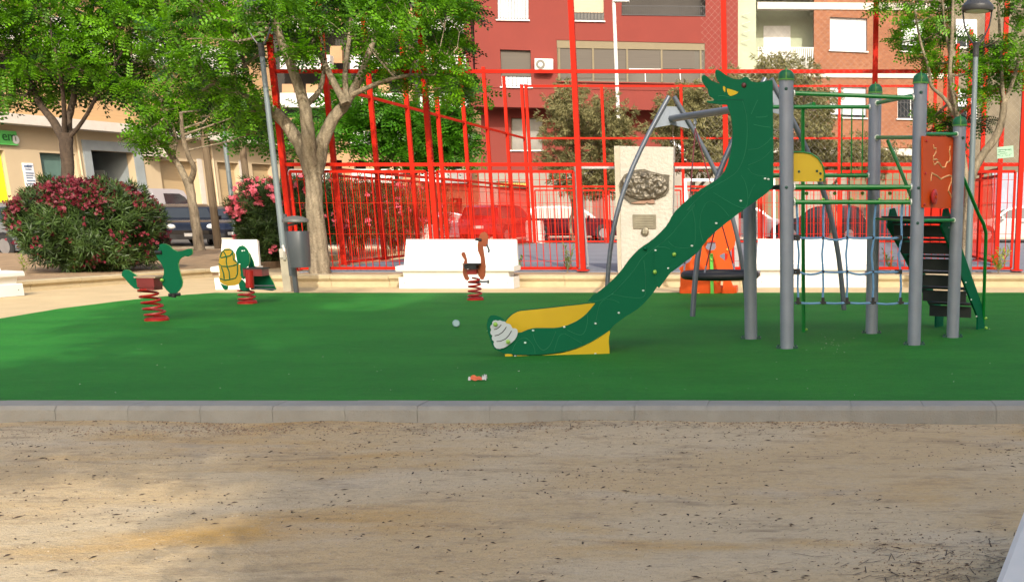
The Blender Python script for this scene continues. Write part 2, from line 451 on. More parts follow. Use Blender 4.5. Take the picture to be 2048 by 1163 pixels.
# ------------------------------------------------------------------ litter and debris
def debris():
    from mathutils import noise as mn
    P = []; r = random.Random(5)
    V = []
    n = 0
    while n < 4600:
        y = 3.0 + 4.6 * r.random() ** .8; x = r.uniform(-.72, .24) * (y + .4)
        if not (-9 < x < 6): continue
        dens = mn.noise(Vector((x * .7, y * 1.6, 1))) + .9 * mn.noise(Vector((x * 2.2, y * 3.5, 7)))
        dens += .35 if y > 6.5 else 0
        dens += .5 if (x > .3 and y < 5.0) else 0
        if dens < r.uniform(-.5, .75): continue
        n += 1
        s = r.choice([.002, .0025, .003, .0035, .006]) * r.uniform(.8, 1.3); a = r.random() * 6.28
        l = s * (1 if r.random() < .6 else r.uniform(2, 4)); z = GZ + gheight(x, y) + .002
        c, q = math.cos(a), math.sin(a); h = s * .7
        pts = [Vector((x + c * u * l - q * v * s * .8, y + q * u * l + c * v * s * .8, z + w * h)) for u, v, w in ((-1, 0, 0), (0, -1, .1), (1, 0, 0), (0, 1, .1), (0, 0, 1))]
        for i in range(4): V += [pts[i], pts[(i + 1) % 4], pts[4]]
    return np.array([tuple(v) for v in V])
DEB = mat('dry_debris', (.055, .035, .025), .9, var=.5, scale=2)
tag(arr_mesh('fallen_debris', debris(), None, 3, DEB), kind='stuff')
def straw():
    r = random.Random(8); V = []
    for k in range(900):
        if r.random() < .5: x = r.gauss(-1.6, 1.9); y = r.gauss(7.35, .12)
        else: x = r.gauss(.75, .35); y = r.gauss(4.1, .35)
        if y > 7.55: y = 7.5
        if x < -8 or x > 5: continue
        l = r.uniform(.015, .05); a = r.gauss(0, .8); w = .0018; z = GZ + gheight(x, y) + .004
        d = Vector((math.cos(a), math.sin(a), r.uniform(-.1, .25))) * l; q = Vector((-math.sin(a), math.cos(a), 0)) * w
        c = Vector((x, y, z)); V += [c - d + q, c - d - q, c + d - q, c + d + q]
    return np.array([tuple(v) for v in V])
tag(arr_mesh('dry_twigs', straw(), None, 4, DEB), kind='stuff')
def clods():
    r = random.Random(21); V = []
    cen = [(300, 843, 70, 3), (430, 846, 45, 8), (470, 862, 60, 5), (1480, 846, 130, 6), (1700, 850, 120, 7), (1050, 855, 160, 8), (700, 858, 200, 6), (240, 868, 160, 5), (1900, 1130, 60, 25), (1750, 1090, 90, 25)]
    for cx, cy, sx, sy in cen:
        for k in range(260):
            c = G(r.gauss(cx, sx), max(842, r.gauss(cy, sy)), GZ)
            if not (-8.8 < c.x < 5.8 and c.y > 2.2): continue
            s = r.uniform(.003, .010) * (1 if cy < 1000 else .6); z = GZ + gheight(c.x, c.y)
            q = [Vector((c.x + s * r.uniform(.6, 1.6) * math.cos(a), c.y + s * r.uniform(.5, 1.1) * math.sin(a), z - .001)) for a in (0, 1.6, 3.1, 4.7)]; t_ = Vector((c.x, c.y, z + s * r.uniform(.4, 1)))
            for i in range(4): V += [q[i], q[(i + 1) % 4], t_]
    return np.array([tuple(v) for v in V])
tag(arr_mesh('soil_crumbs', clods(), None, 3, mat('soil_clod', (.22, .15, .09), .95, var=.4, scale=3)), kind='stuff')
def pebbles():
    r = random.Random(22); V = []
    for k in range(1500):
        y = 3.0 + 4.6 * r.random() ** .8; x = r.uniform(-.72, .24) * (y + .4)
        if not (-8.8 < x < 5.8): continue
        s = r.uniform(.002, .0055); z = GZ + gheight(x, y)
        q = [Vector((x + s * r.uniform(.7, 1.3) * math.cos(a), y + s * r.uniform(.7, 1.3) * math.sin(a), z)) for a in (0, 1.3, 2.5, 3.8, 5.1)]; t_ = Vector((x, y, z + s * .8))
        for i in range(5): V += [q[i], q[(i + 1) % 5], t_]
    return np.array([tuple(v) for v in V])
tag(arr_mesh('fine_gravel', pebbles(), None, 3, mat('gravel_tan', (.45, .38, .28), .9, var=.3, scale=2)), kind='stuff')
# crumbs on the turf
def crumbs():
    r = random.Random(9); V = []
    for k in range(150):
        if k < 60: c = G(r.gauss(1660, 25), r.gauss(687, 8), .008)
        else: c = G(r.uniform(100, 2040), 600 + 195 * r.random() ** .8, .008)
        s = r.uniform(.004, .011)
        a = [c + Vector((r.uniform(-1, 1), r.uniform(-1, 1), r.uniform(0, 1))) * s for i in range(3)]
        V += a
    return np.array([tuple(v) for v in V])
tag(arr_mesh('crumbs', crumbs(), None, 3, mat('pale_crumb', (.55, .55, .45), .8)), kind='stuff')
c = G(913, 655); m = MB()
prof = [(.034, -.028), (.040, -.01), (.036, .004), (.042, .016), (.038, .03), (.034, .034)]
Mt = Matrix.Rotation(R(80), 3, 'X') @ Matrix.Rotation(R(15), 3, 'Y')
root = thing('crumpled_cup', 'small crushed pale blue cup lying on the green turf left of the slide', 'cup', (c.x, c.y, .004))
m.lathe(prof, (0, 0, .043), 14, 0, Mt); m.build('cup_body', mat('cup_plastic', (.22, .36, .38), .4), root, local=True, smooth=True)
m2 = MB(); m2.lathe([(.004, -.0305), (.030, -.031), (.030, -.029)], (0, 0, .043), 12, 0, Mt); m2.build('cup_base', mat('cup_ink', (.10, .2, .3), .5), root, local=True)
c = G(957, 762); root = thing('snack_wrapper', 'crumpled orange and white snack wrapper lying on the turf nearest the kerb', 'wrapper', (c.x, c.y, .004))
def crumple(x0, x1, w, seed, h):
    m = MB(); r = random.Random(seed); n = 7; mrow = 5
    for j in range(mrow):
        for i in range(n):
            m.v.append((x0 + (x1 - x0) * i / (n - 1), -w / 2 + w * j / (mrow - 1), h * (.35 + .65 * r.random()) * math.sin(math.pi * (j + .5) / mrow)))
    for j in range(mrow - 1):
        for i in range(n - 1):
            a = j * n + i; m.f.append((a, a + 1, a + n + 1, a + n)); m.m.append(0)
    return m
crumple(-.055, .035, .06, 2, .045).build('orange_film', mat('wrapper_orange', (.62, .13, .04), .4, var=.3, scale=30), root, local=True)
crumple(.034, .066, .05, 3, .06).build('silver_end', mat('wrapper_white', (.6, .6, .6), .35), root, local=True)
crumple(-.075, -.054, .025, 4, .035).build('silver_end', MATS['wrapper_white'], root, local=True)
# ------------------------------------------------------------------ benches
def make_bench(name_loc, L=1.96):
    K = min(.1, L * .06)
    t = thing('bench', 'white bench', 'bench', name_loc)
    def part(name, pr, l, y=0):
        m = MB(); b = .012
        m.prism([(-l / 2, u, v) for u, v in pr], (l, 0, 0)); return m.build(name, WHITE, t, local=True)
    part('base', [(.02, 0), (.02, .17), (.03, .185), (.44, .185), (.45, .17), (.45, 0)], L - .05)
    m = MB(); m.prism([(-L / 2 + .1, .06, .184), (-L / 2 + .1, .02, .285), (-L / 2 + .1, .40, .285), (-L / 2 + .1, .40, .184)], (L - .2, 0, 0)); m.build('neck', WHITE, t, local=True)
    part('seat', [(-.02, .30), (-.01, .284), (.42, .284), (.48, .30), (.48, .36), (.30, .375), (0, .365), (-.02, .35)], L)
    m = MB()
    lo = [(-L / 2 + .02, .36, .37), (L / 2 - .02, .36, .37), (L / 2 - .05, .50, .79), (-L / 2 + .05, .50, .79)]
    n = Vector((0, .42, -.14)).normalized() * .09
    m.prism(lo, n); m.build('backrest', WHITE, t, local=True)
    h = MB()
    for sx in (-1, 1): h.lathe([(.008, 0), (.008, .004)], (sx * (L / 2 - .12), .0195, .09), 8, 0, Matrix.Rotation(R(90), 3, 'X'))
    h.build('plug', BLACK, t, local=True)
    return t
GB = 'white moulded benches round the turf'
def relabel(o, label, group=None):
    o['label'] = label
    if group: o['group'] = group
    return o
p = G(913, 577); b1 = make_bench((p.x, p.y - .01, 0)); b1['group'] = GB
b1['label'] = 'white bench with a leaning back straight behind the brown spring rider, before the red fence'
p = G(1625, 575); b2 = copy_tree(b1); b2.location = (p.x, p.y, 0); relabel(b2, 'white bench seen through the rope net of the climbing tower')
# left benches face right (+x)
b3 = copy_tree(b1); p = G(51, 590.5); b3.rotation_euler.z = R(80); b3.location = (p.x - .17, p.y - .93, 0)
relabel(b3, 'white bench cut by the left picture edge, in front of the big red oleander')
p = G(469, 579); b4 = make_bench((p.x, p.y, 0), .66); b4.rotation_euler.z = R(6); relabel(b4, 'short white single seat right behind the turtle spring rider'); b4.name = 'single_seat'; b4['category'] = 'seat'; b4['group'] = GB
b5 = copy_tree(b1); b5.rotation_euler.z = R(-106); relabel(b5, 'white bench corner at the bottom right edge of the picture, nearest the camera')
p = G(2005, 1163, .25); b5.location = (p.x + .06, p.y + .2, GZ)
# ------------------------------------------------------------------ climbing tower with slide
def C8(pts, sx, ox, oy): return [(ox + a / sx, oy + b / sx) for a, b in pts]
P1 = G(1574, 697); P2 = G(1502, 678); P3 = G(1828, 690); P4 = G(1743, 667); P5 = G(1905, 675)
tw = thing('climbing_tower', 'green and grey climbing tower with a dragon head slide, rope net and orange game panel', 'climbing tower', (P1.x, P1.y, 0))
def ztop(P, y): return zat(y, P.y)
PR = .064
CAPG = mat('cap_green', (.004, .12, .035), .45); LIMD = mat('cap_rim', (.10, .30, .05), .5)
def post(P, ytop, hook=True, lean=0.):
    z = ztop(P, ytop); m = MB()
    m.tube([(P.x + lean, P.y, .0), (P.x, P.y, z - .055)], PR, 20)
    o = m.build('post', GALV, tw, smooth=True)
    c = MB(); c.lathe([(PR + .006, z - .07), (PR + .008, z - .045), (PR + .002, z - .015), (PR * .7, z + .008), (.005, z + .018)], (P.x, P.y, 0), 18)
    c.lathe([(PR + .010, z - .075), (PR + .010, z - .064)], (P.x, P.y, 0), 18, 1)
    c.tube([(P.x, P.y - PR - .008, z - .08), (P.x, P.y - PR - .01, z - .03), (P.x, P.y - PR * .5, z + .02), (P.x, P.y, z + .03), (P.x, P.y + PR, z - .02)], .006, 5, 1)
    c.build('cap', [CAPG, LIMD], o, smooth=True)
    f = MB()
    for sx in (-1, 1):
        f.box((P.x + sx * (PR + .012), P.y, .012), (.05, .05, .024)); f.ball((P.x + sx * (PR + .018), P.y - .01, .03), .012, 6)
    f.build('foot_bolt', DBOLT, o)
    return o
post(P1, 143); post(P2, 165, False); post(P3, 150, lean=0); post(P4, 171); post(P5, 236)
def pbolt(P, y, dx=.0):
    m = MB(); m.ball((P.x + dx, P.y - PR * .97, zat(y, P.y)), .015, 8, sz=(1, .6, 1)); m.build('bolt', DBOLT, tw, smooth=True)
pbolt(P1, 179); pbolt(P1, 375); pbolt(P3, 186); pbolt(P3, 376); pbolt(P3, 446); pbolt(P5, 276, .03)
def rail(A, B, y, r=.019, yb=None, name='rail', yref=None, ins=PR):
    za = zat(y, A.y); zb = zat(yb if yb else y, B.y)
    a = Vector((A.x, A.y, za)); b = Vector((B.x, B.y, zb)); d = (b - a).normalized()
    m = MB(); m.tube([a + d * ins, b - d * ins], r, 10)
    m.tube([a + d * ins, a + d * (ins + .012)], r * 1.5, 10, 1); m.tube([b - d * (ins + .012), b - d * ins], r * 1.5, 10, 1)
    return m.build(name, [GREENT, BOLT], tw, smooth=True)
rail(P1, P3, 186, yb=196); rail(P1, P3, 374, .021, yb=374); rail(P1, P3, 404, .021, yb=404)
rail(P2, P4, 214, yb=214); rail(P4, P3, 207, yb=188); rail(P4, P3, 275, yb=275); rail(P2, P4, 351, yb=351)
rail(P3, P5, 268, yb=268, r=.017); rail(P3, P5, 441, yb=440, r=.017); rail(P4, P3, 437, yb=441, r=.012)
# vertical bars of the back railing
def on(A, B, t, z): return Vector((A.x + (B.x - A.x) * t, A.y + (B.y - A.y) * t, z))
def t_at(A, B, x):      # parameter of the point of line AB (plan) seen at photo column x
    best = min(range(101), key=lambda i: abs(PX + F * ((A.x + (B.x - A.x) * i / 100) / ((A.y + (B.y - A.y) * i / 100) * CP + 1.1 * SP * 0 + CH * SP * .3)) - x))
    return best / 100
m = MB()
for x in (1681, 1701, 1721):
    t = t_at(P2, P4, x); m = MB(); m.tube([on(P2, P4, t, zat(214, P4.y)), on(P2, P4, t, zat(351, P4.y))], .008, 6); m.build('railing_bar', GREENT, tw, smooth=True)
# sloping handle near the lower platform
m = MB(); A = W(1775, 280, P4.y - .25); B = W(1826, 402, P4.y - .35); m.tube([A, A * .5 + B * .5 + Vector((0, 0, .01)), B], .018, 10); m.build('grab_bar', GREENT, tw, smooth=True)
# platforms
def deck(pts, z, t, name='platform'):
    m = MB(); m.prism([(p[0], p[1], z) for p in pts], (0, 0, -t), 0); return m.build(name, DECK, tw)
DECK = mat('deck_board', (.03, .032, .03), .7, var=.3)
zd = zat(368, P1.y)
e = .03
deck([(P1.x + .05, P1.y + e), (P3.x - .05, P3.y + e), (P4.x - .03, P4.y - .07), (P2.x + .07, P2.y - .02)], zd, .035)
zl = zat(433, P3.y)
deck([(P3.x + .03, P3.y + .07), (P5.x - .05, P5.y + .03), (P4.x + .08, P4.y - .02)], zl, .03)
# lime caps under the deck
for yy, n0 in ((399, 5), (386, 4)):
    for i in range(5):
        t = .06 + .215 * i + (.09 if yy == 386 else 0)
        if t > .98: continue
        a = on(P1, P3, t, 0); m = MB(); m.ball((a.x, a.y + (.02 if yy == 399 else .2), zat(yy, a.y)), .017, 8); m.build('bolt_cap', LBOLT, tw, smooth=True)
# fire pole
Q = G(1607, 664); m = MB(); zt = zat(228, Q.y)
m.tube([(Q.x, Q.y, 0), (Q.x - .01, Q.y, zt), (Q.x - .005, Q.y - .02, zt + .05), (Q.x + .04, Q.y - .08, zt + .07), (Q.x + .1, Q.y - .25, zt + .075)], .021, 10)
o = m.build('fire_pole', GREENT, tw, smooth=True); m = MB(); m.ball((Q.x + .03, Q.y, .03), .014, 6); m.build('foot_bolt', LBOLT, o)
# yellow rounded side board
yd = P1.y + .05; z0, z1 = zat(362, yd), zat(304, yd)
def yp(x, y): return W(x, y, yd)
lp = [yp(1576, 363), yp(1648, 363), yp(1649, 345), yp(1645, 330), yp(1636, 316), yp(1622, 307), yp(1606, 304), yp(1576, 304)]
m = MB(); m.prism(lp, (0, .018, 0), 0, mside=1); o = m.build('side_board', [YEL, GREENT], tw)
for x, y in ((1598, 343), (1634, 342), (1641, 347), (1641, 359)):
    m = MB(); m.ball(W(x, y, yd - .004), .012, 8); m.build('bolt', DBOLT, o, smooth=True)
m = MB(); bl = [p + Vector((0, -.006, 0)) for p in lp[1:]]; m.tube(bl, .007, 6); m.build('edging', GREENT, o)
# ------------------------------------------------------------------ orange game panel between two posts
A = Vector((P3.x + .09, P3.y + .02, 0)); B = Vector((P5.x - .05, P5.y, 0)); d = (B - A).normalized(); nb = Vector((d.y, -d.x, 0))
def gp(x, y): return WP(x, y, A + Vector((0, 0, 1)), nb)
m = MB(); m.prism([gp(1846, 272), gp(1917, 275), gp(1915, 417), gp(1846, 415)], -nb * .018); pan = m.build('game_panel', ORG, tw)
CUT = mat('routed_groove', (.75, .42, .18), .6)
m = MB()
G1 = C8([(235, 255), (240, 300), (268, 300), (268, 350), (232, 410), (232, 450), (268, 440), (290, 455)], 6.458, 1830, 250)
G2 = C8([(235, 480), (245, 515), (285, 480), (310, 490), (330, 520), (350, 550), (385, 545), (410, 480), (445, 470), (450, 400), (440, 340), (450, 270)], 6.458, 1830, 250)
G3 = C8([(205, 720), (205, 670), (215, 620), (250, 640), (290, 660), (330, 700), (380, 670), (440, 650), (470, 660), (468, 730), (440, 800), (425, 850), (450, 890), (470, 935)], 6.458, 1830, 250)
for gr in (G1, G2, G3):
    m.tube([gp(x, y) + nb * .0 for x, y in gr], .0085, 5)
m.build('maze_groove', CUT, pan)
RK = mat('red_disc', (.45, .02, .02), .4)
for x, y, in ((1910, 291), (1863, 394)):
    c = gp(x, y) + nb * .03; M3 = Matrix((d, Vector((0, 0, 1)), nb)).transposed()
    m = MB(); m.lathe([(.062, -.012), (.072, -.006), (.072, .006), (.06, .012)], c, 22, 0, M3); m.lathe([(.045, .0125), (.045, .016), (.032, .016), (.032, .0125)], c, 18, 0, M3); m.lathe([(.015, .012), (.015, .024)], c, 10, 1, M3)
    m.tube([c - nb * .01, c - nb * .045], .012, 8); m.build('disc', [RK, ORG], pan, smooth=True)
for x, y in ((1852, 282), (1850, 347), (1848, 409), (1915, 347), (1913, 409)):
    m = MB(); m.ball(gp(x, y) + nb * .004, .012, 8); m.build('bolt', RK, pan, smooth=True)
# ------------------------------------------------------------------ stairs
LT0, LB0 = W(1775, 470, 12.0), G(1852, 656)
RT0, RB0 = W(1884, 436, 11.85), G(1957, 658)
st_d = (Vector((RB0.x, RB0.y, 0)) - Vector((RT0.x, RT0.y, 0)))
def stringer(top, bot, name='stringer'):
    h = Vector((st_d.x, st_d.y, 0)).normalized(); sd = Vector((h.y, -h.x, 0))
    w = .155
    top = Vector((top.x, top.y, zl + .02))
    pr = [bot - h * w * .45, bot + h * w * .75, bot + h * w * .75 + Vector((0, 0, .16)), top + h * w * 1.0 + Vector((0, 0, -.02)), top + h * w * .6 + Vector((0, 0, .06)), top + h * w * .1 + Vector((0, 0, .05)), top - h * w * .3 + Vector((0, 0, -.12)), bot - h * w * .45 + Vector((0, 0, .13))]
    m = MB(); m.prism(pr, sd * .022); return m.build(name, HDPE, tw)
sL = Vector((LT0.x, LT0.y, 0)); 
hd = Vector((st_d.x, st_d.y, 0)); hd_n = hd.normalized(); sdir = Vector((hd_n.y, -hd_n.x, 0))
RT = Vector((RT0.x, RT0.y, 0)); RBb = Vector((RB0.x, RB0.y, 0)); LT = RT - sdir * .60; LB = RBb - sdir * .50
stL = stringer(LT, LB); stR = stringer(RT, RBb)
for st, (a, b) in ((stL, (LT, LB)), (stR, (RT, RBb))):
    m = MB()
    for i in range(6):
        q = a.lerp(b, (i + .7) / 6.5) + Vector((0, 0, (zl + .02) * (1 - (i + .7) / 6.5))) + sdir * .024
        m.ball(q, .009, 6)
    m.build('screw', BOLT, st)
for i in range(6):
    t = (i + .6) / 6.9; a = LT.lerp(LB, t); b = RT.lerp(RBb, t); z = (zl - .02) * (1 - t) + .06
    m = MB(); m.bar(a + Vector((0, 0, z)) + sdir * .03, b + Vector((0, 0, z)), .15, .022)
    m.bar(a + Vector((0, 0, z - .085)) - hd_n * .03 + sdir * .03, b + Vector((0, 0, z - .085)) - hd_n * .03, .02, .115)
    m.build('tread', DECK, tw)
# right handrail
def hr(x, y, Y): return W(x, y, Y)
pts = [hr(1925, 352, 11.9), hr(1942, 392, 12.05), hr(1958, 430, 12.25), hr(1967, 447, 12.35), hr(1972, 466, 12.45), hr(1971, 500, 12.5), hr(1969, 560, 12.6), G(1966, 656)]
m = MB(); m.tube(pts, .019, 10); o = m.build('handrail', GREENT, tw, smooth=True)
for y in (636, 655): m = MB(); m.ball(W(1972, y, 12.55), .016, 8); m.build('bolt_cap', LBOLT, o, smooth=True)
# ------------------------------------------------------------------ rope net
nx_ = [1596, 1646, 1694, 1746, 1801]; ny_ = [475, 543, 605]
def npt(x, y):
    a = on(P1, P3, (x - 1574) / 254, 0); return WP(x, y, Vector((P1.x, P1.y + .03, 0)), Vector((-(P3.y - P1.y), P3.x - P1.x, 0)).normalized())
net = MB(); 
tops = [1593, 1648, 1699, 1752, 1805]
for i, x in enumerate(nx_):
    dx = [2, -2, -2, -3, -4][i]
    net.tube([npt(tops[i], 404), npt(tops[i] + (x - tops[i]) * .6, 440), npt(x - 2 * dx / 3, 475), npt(x + dx, 508), npt(x, 543), npt(x - dx * .3, 575), npt(x + dx * .5, 602)], .0115, 6)
for j, y in enumerate(ny_):
    pts = []
    xs = [1590] + nx_ + ([1822] if j == 2 else [])
    for a, b in zip(xs[:-1], xs[1:]):
        sag = [5, 6, 3][j] if (a, j) in ((1646, 0), (1694, 1), (1746, 2), (1596, 1)) else 1.5
        for q in range(4): pts.append(npt(a + (b - a) * q / 4, y + sag * math.sin(math.pi * q / 4)))
    pts.append(npt(xs[-1], y)); net.tube(pts, .011, 6)
nt_o = net.build('rope_net', ROPE, tw, smooth=True)
for x in nx_:
    for j, y in enumerate(ny_):
        m = MB(); c = npt(x, y); m.ball(c, .017, 6, sz=(1, .8, 1.1))
        if j == 2: m.box(c, (.062, .03, .022)); m.box(c + Vector((0, 0, .02)), (.03, .028, .06))
        elif x == 1596: m.box(c + Vector((-.01, 0, 0)), (.06, .03, .05))
        elif x == 1801: m.box(c + Vector((-.02, 0, 0)), (.07, .03, .04))
        m.build('clamp', BLACK, nt_o)
# ------------------------------------------------------------------ the slide
SA = G(1010, 713); SB = Vector((P1.x - .06, P1.y - .045, 0))
sd_ = (SB - Vector((SA.x, SA.y, 0))).normalized(); sn = Vector((sd_.y, -sd_.x, 0))     # towards the camera
def sp(x, y, off=0.): 
    return WP(x, y, Vector((SA.x, SA.y, 0)) + sn * off, sn)
c1 = lambda q: C8(q, 6.827, 1380, 120)
c2 = lambda q: C8(q, 3.413, 960, 400)
c5 = lambda q: C8(q, 7.314, 960, 590)
c8 = lambda q: C8(q, 4.152, 1350, 180)
head = c1([(1130, 276), (1110, 278), (1040, 285), (980, 300), (930, 305), (870, 300), (835, 288), (810, 262), (790, 240), (770, 232), (740, 235), (715, 250), (690, 262), (660, 265), (620, 262), (580, 252), (540, 235), (490, 205), (450, 175), (420, 152), (390, 135), (365, 130), (350, 145), (347, 175), (352, 210), (365, 250), (385, 290), (410, 322), (370, 312), (330, 300), (300, 284), (270, 260), (240, 232), (210, 210), (188, 203), (170, 212), (162, 235), (165, 270), (178, 305), (205, 350), (245, 395), (250, 430), (258, 462), (270, 488), (290, 505), (310, 515), (328, 535), (328, 552), (318, 560), (280, 560), (240, 556), (228, 565), (232, 577), (290, 592), (400, 605), (510, 612), (535, 680), (565, 780), (580, 900)])
neck = c8([(480, 350), (478, 410), (470, 470), (462, 520), (450, 570), (434, 626), (410, 680), (375, 722), (330, 755), (280, 785), (230, 815), (185, 845), (140, 880), (100, 915), (60, 950), (28, 982), (0, 1010)])
body = c2([(1310, 112), (1290, 150), (1270, 180), (1235, 218), (1190, 260), (1155, 287), (1120, 310), (1085, 335), (1050, 370), (1015, 410), (980, 460), (948, 500), (910, 540), (870, 577), (830, 610), (800, 632), (770, 650), (735, 690)])
low = c5([(1640, 108), (1688, 112), (1680, 130), (1625, 195), (1560, 270), (1510, 315), (1460, 350), (1410, 382), (1350, 410), (1290, 436), (1230, 455), (1155, 472), (1080, 480), (950, 480), (820, 480), (760, 488), (700, 505), (650, 525), (600, 545), (555, 548), (520, 620), (450, 700), (350, 790), (345, 850), (540, 870), (700, 872), (900, 866), (1050, 852), (1200, 830), (1300, 806), (1400, 775), (1500, 735), (1600, 690), (1700, 632), (1800, 570), (1900, 508)])
low2 = c2([(890, 882), (905, 862), (930, 840), (965, 815), (1000, 790), (1040, 766), (1080, 740), (1118, 705), (1150, 670), (1182, 632), (1210, 590), (1240, 553), (1270, 520), (1308, 490), (1350, 460), (1390, 428), (1430, 400), (1462, 377), (1490, 350), (1525, 306), (1560, 260), (1600, 220), (1640, 190), (1690, 148), (1740, 110), (1780, 80), (1820, 50), (1850, 30), (1880, 8)])
right = [(1526, 392), (1538, 382), (1547, 372), (1547, 300), (1546, 230)]
near_out = head + neck + body + low + low2 + right
SL = thing('slide_marker', None, None) if False else None
m = MB(); m.prism([sp(x, y) for x, y in near_out], -sn * .022, 0)
grooves = [
 c2([(740, 692), (790, 688), (830, 680), (900, 640), (980, 560), (1050, 480), (1110, 390), (1190, 330), (1290, 250), (1350, 180), (1420, 90), (1470, 30)]) + c8([(100, 1000), (200, 890), (320, 800), (430, 740), (510, 680), (560, 590), (590, 480), (600, 330), (590, 200), (560, 90)]),
 c5([(475, 810), (500, 740), (560, 660), (640, 620), (700, 640), (770, 720), (800, 790), (805, 850)]),
 c5([(775, 560), (800, 650), (860, 750), (920, 800), (990, 770), (1050, 680), (1110, 530)]),
 c5([(1085, 820), (1120, 700), (1160, 600), (1220, 560), (1280, 580), (1400, 650), (1490, 700)]),
 c5([(1280, 510), (1420, 570), (1500, 570), (1545, 500), (1570, 400), (1575, 290)]),
 c5([(1695, 380), (1720, 250), (1760, 120), (1840, 60), (1950, 70), (2040, 110)]),
 c2([(1118, 410), (1128, 500), (1130, 600), (1112, 662), (1000, 660), (900, 640)]),
 c2([(1205, 318), (1290, 330), (1390, 400)]),
 c2([(1450, 60), (1468, 160), (1465, 290), (1430, 325), (1330, 318), (1285, 280)]),
 c2([(1520, 280), (1502, 190), (1510, 90), (1545, 20), (1590, 12), (1650, 50), (1700, 110)]),
 c8([(320, 850), (450, 930), (560, 980), (600, 950), (602, 850), (580, 760), (550, 710)]),
 c8([(605, 495), (690, 485), (760, 440), (800, 395)]), c8([(610, 622), (720, 575), (808, 492)]), c8([(605, 650), (660, 700), (780, 720)]),
 c8([(610, 900), (640, 820), (668, 780)]), c1([(870, 880), (980, 905), (1100, 920)]), c1([(835, 740), (880, 640), (925, 545)]), c1([(385, 495), (430, 488), (540, 505)]),
 c1([(900, 780), (1000, 780), (1060, 765)])]
for gr in grooves:
    # resample smoothly
    P = [sp(x, y) for x, y in gr]; Q = []
    for i in range(len(P) - 1):
        a, b, c, dd = P[max(i - 1, 0)], P[i], P[i + 1], P[min(i + 2, len(P) - 1)]
        for k in range(4):
            t = k / 4; Q.append(.5 * ((2 * b) + (-a + c) * t + (2 * a - 5 * b + 4 * c - dd) * t * t + (-a + 3 * b - 3 * c + dd) * t ** 3))
    Q.append(P[-1]); m.tube(Q, .0022, 4, 1)
m.tube([sp(1421, 201), sp(1440, 200.5), sp(1465, 199.5), sp(1487, 200)], .0022, 4, 2)
near = m.build('side_panel', [HDPE, mat('groove_green', (.02, .19, .09), .6), DBOLT], tw)
near['label'] = 'green dragon shaped near side panel of the slide'
# details on the near panel
for x, y in C8([(1780, 5), (1612, 158), (1447, 312), (1283, 465), (1197, 343), (1114, 617), (947, 768), (788, 841), (575, 865), (362, 889), (308, 972), (240, 1064), (787, 1048)], 3.413, 960, 400) + [(1530, 357), (1537, 358.5)]:
    m = MB(); m.ball(sp(x, y, .002), .0105, 8, sz=(1.1, .5, .8)); m.build('bolt', BOLT, near, smooth=True)
for (x, y), mt in zip(C8([(1325, 370), (1193, 490), (1127, 330)], 3.413, 960, 400), (LBOLT, LBOLT, HDPE)):
    m = MB(); m.ball(sp(x, y, .006), .018, 10); m.build('bolt_cap', mt, near, smooth=True)
m = MB(); m.ball(sp(1487.7, 170.5, .003), .022, 10, sz=(1, .45, 1)); m.build('eye', mat('eye_red', (.09, .015, .015), .3), near, smooth=True)
m = MB(); m.prism([sp(x, y, .003) for x, y in c1([(502, 390), (560, 402), (620, 422), (662, 438), (640, 462), (600, 480), (548, 492), (522, 470), (506, 430)])], -sn * .004)
m.prism([sp(x, y, .003) for x, y in c1([(452, 360), (470, 360), (486, 378), (480, 438), (464, 425), (452, 395)])], -sn * .004); m.build('mouth_patch', YEL, near)
m = MB(); m.prism([sp(x, y, .002) for x, y in c5([(362, 862), (420, 858), (470, 868), (478, 884), (460, 900), (410, 908), (372, 902)])], -sn * .02)
m.prism([sp(x, y, .002) for x, y in c5([(540, 880), (720, 884), (900, 880), (1050, 866), (1200, 844), (1300, 820), (1400, 789), (1500, 750), (1600, 704), (1700, 648), (1800, 584), (1895, 520), (1903, 540), (1888, 610), (1885, 680), (1892, 780), (1895, 872), (1500, 882), (1200, 900), (900, 905), (545, 898)])], -sn * .022, 0)
m.build('lower_board', YEL, near)
m = MB(); m.prism([sp(x, y, -.001) for x, y in c5([(362, 380), (350, 352), (300, 318), (232, 295), (190, 290), (150, 300), (115, 350), (98, 430), (104, 500), (120, 560), (150, 640), (175, 720), (215, 790), (350, 850), (500, 700), (450, 500)])], -sn * .012)
m.build('tail_board', HDPE, near)
m = MB()
m.prism([sp(x, y, .014) for x, y in c5([(200, 372), (230, 366), (262, 376), (290, 366), (322, 380), (360, 385), (385, 410), (420, 420), (445, 430), (462, 460), (475, 485), (515, 485), (545, 505), (552, 550), (540, 600), (510, 650), (450, 705), (400, 742), (350, 768), (290, 785), (240, 778), (210, 748), (198, 712), (205, 675), (178, 652), (172, 620), (182, 590), (158, 570), (150, 540), (165, 505), (150, 470), (155, 445), (180, 425), (180, 395)])], -sn * .014)
for L_ in ([(205, 500), (245, 492), (285, 462), (312, 430)], [(215, 592), (270, 580), (330, 540), (370, 490), (385, 460)], [(242, 675), (300, 670), (370, 640), (420, 590), (462, 520)]):
    m.tube([sp(x, y, .0145) for x, y in c5(L_)], .0035, 4, 1)
sh = m.build('shell_board', [mat('pale_board', (.50, .56, .60), .5), BLACK], near)
for x, y in c5([(225, 425), (410, 680)]): m = MB(); m.ball(sp(x, y, .026), .02, 10); m.build('bolt_cap', LBOLT, sh, smooth=True)
m = MB(); m.prism([sp(x, y, .004) for x, y in [(1304, 507), (1309, 507.5), (1310, 545), (1312, 570), (1318, 576), (1330, 560), (1345, 540), (1365, 525), (1390, 507), (1360, 500), (1330, 497), (1306, 500)]], -sn * .004); m.build('joint_plate', HDPE, near)
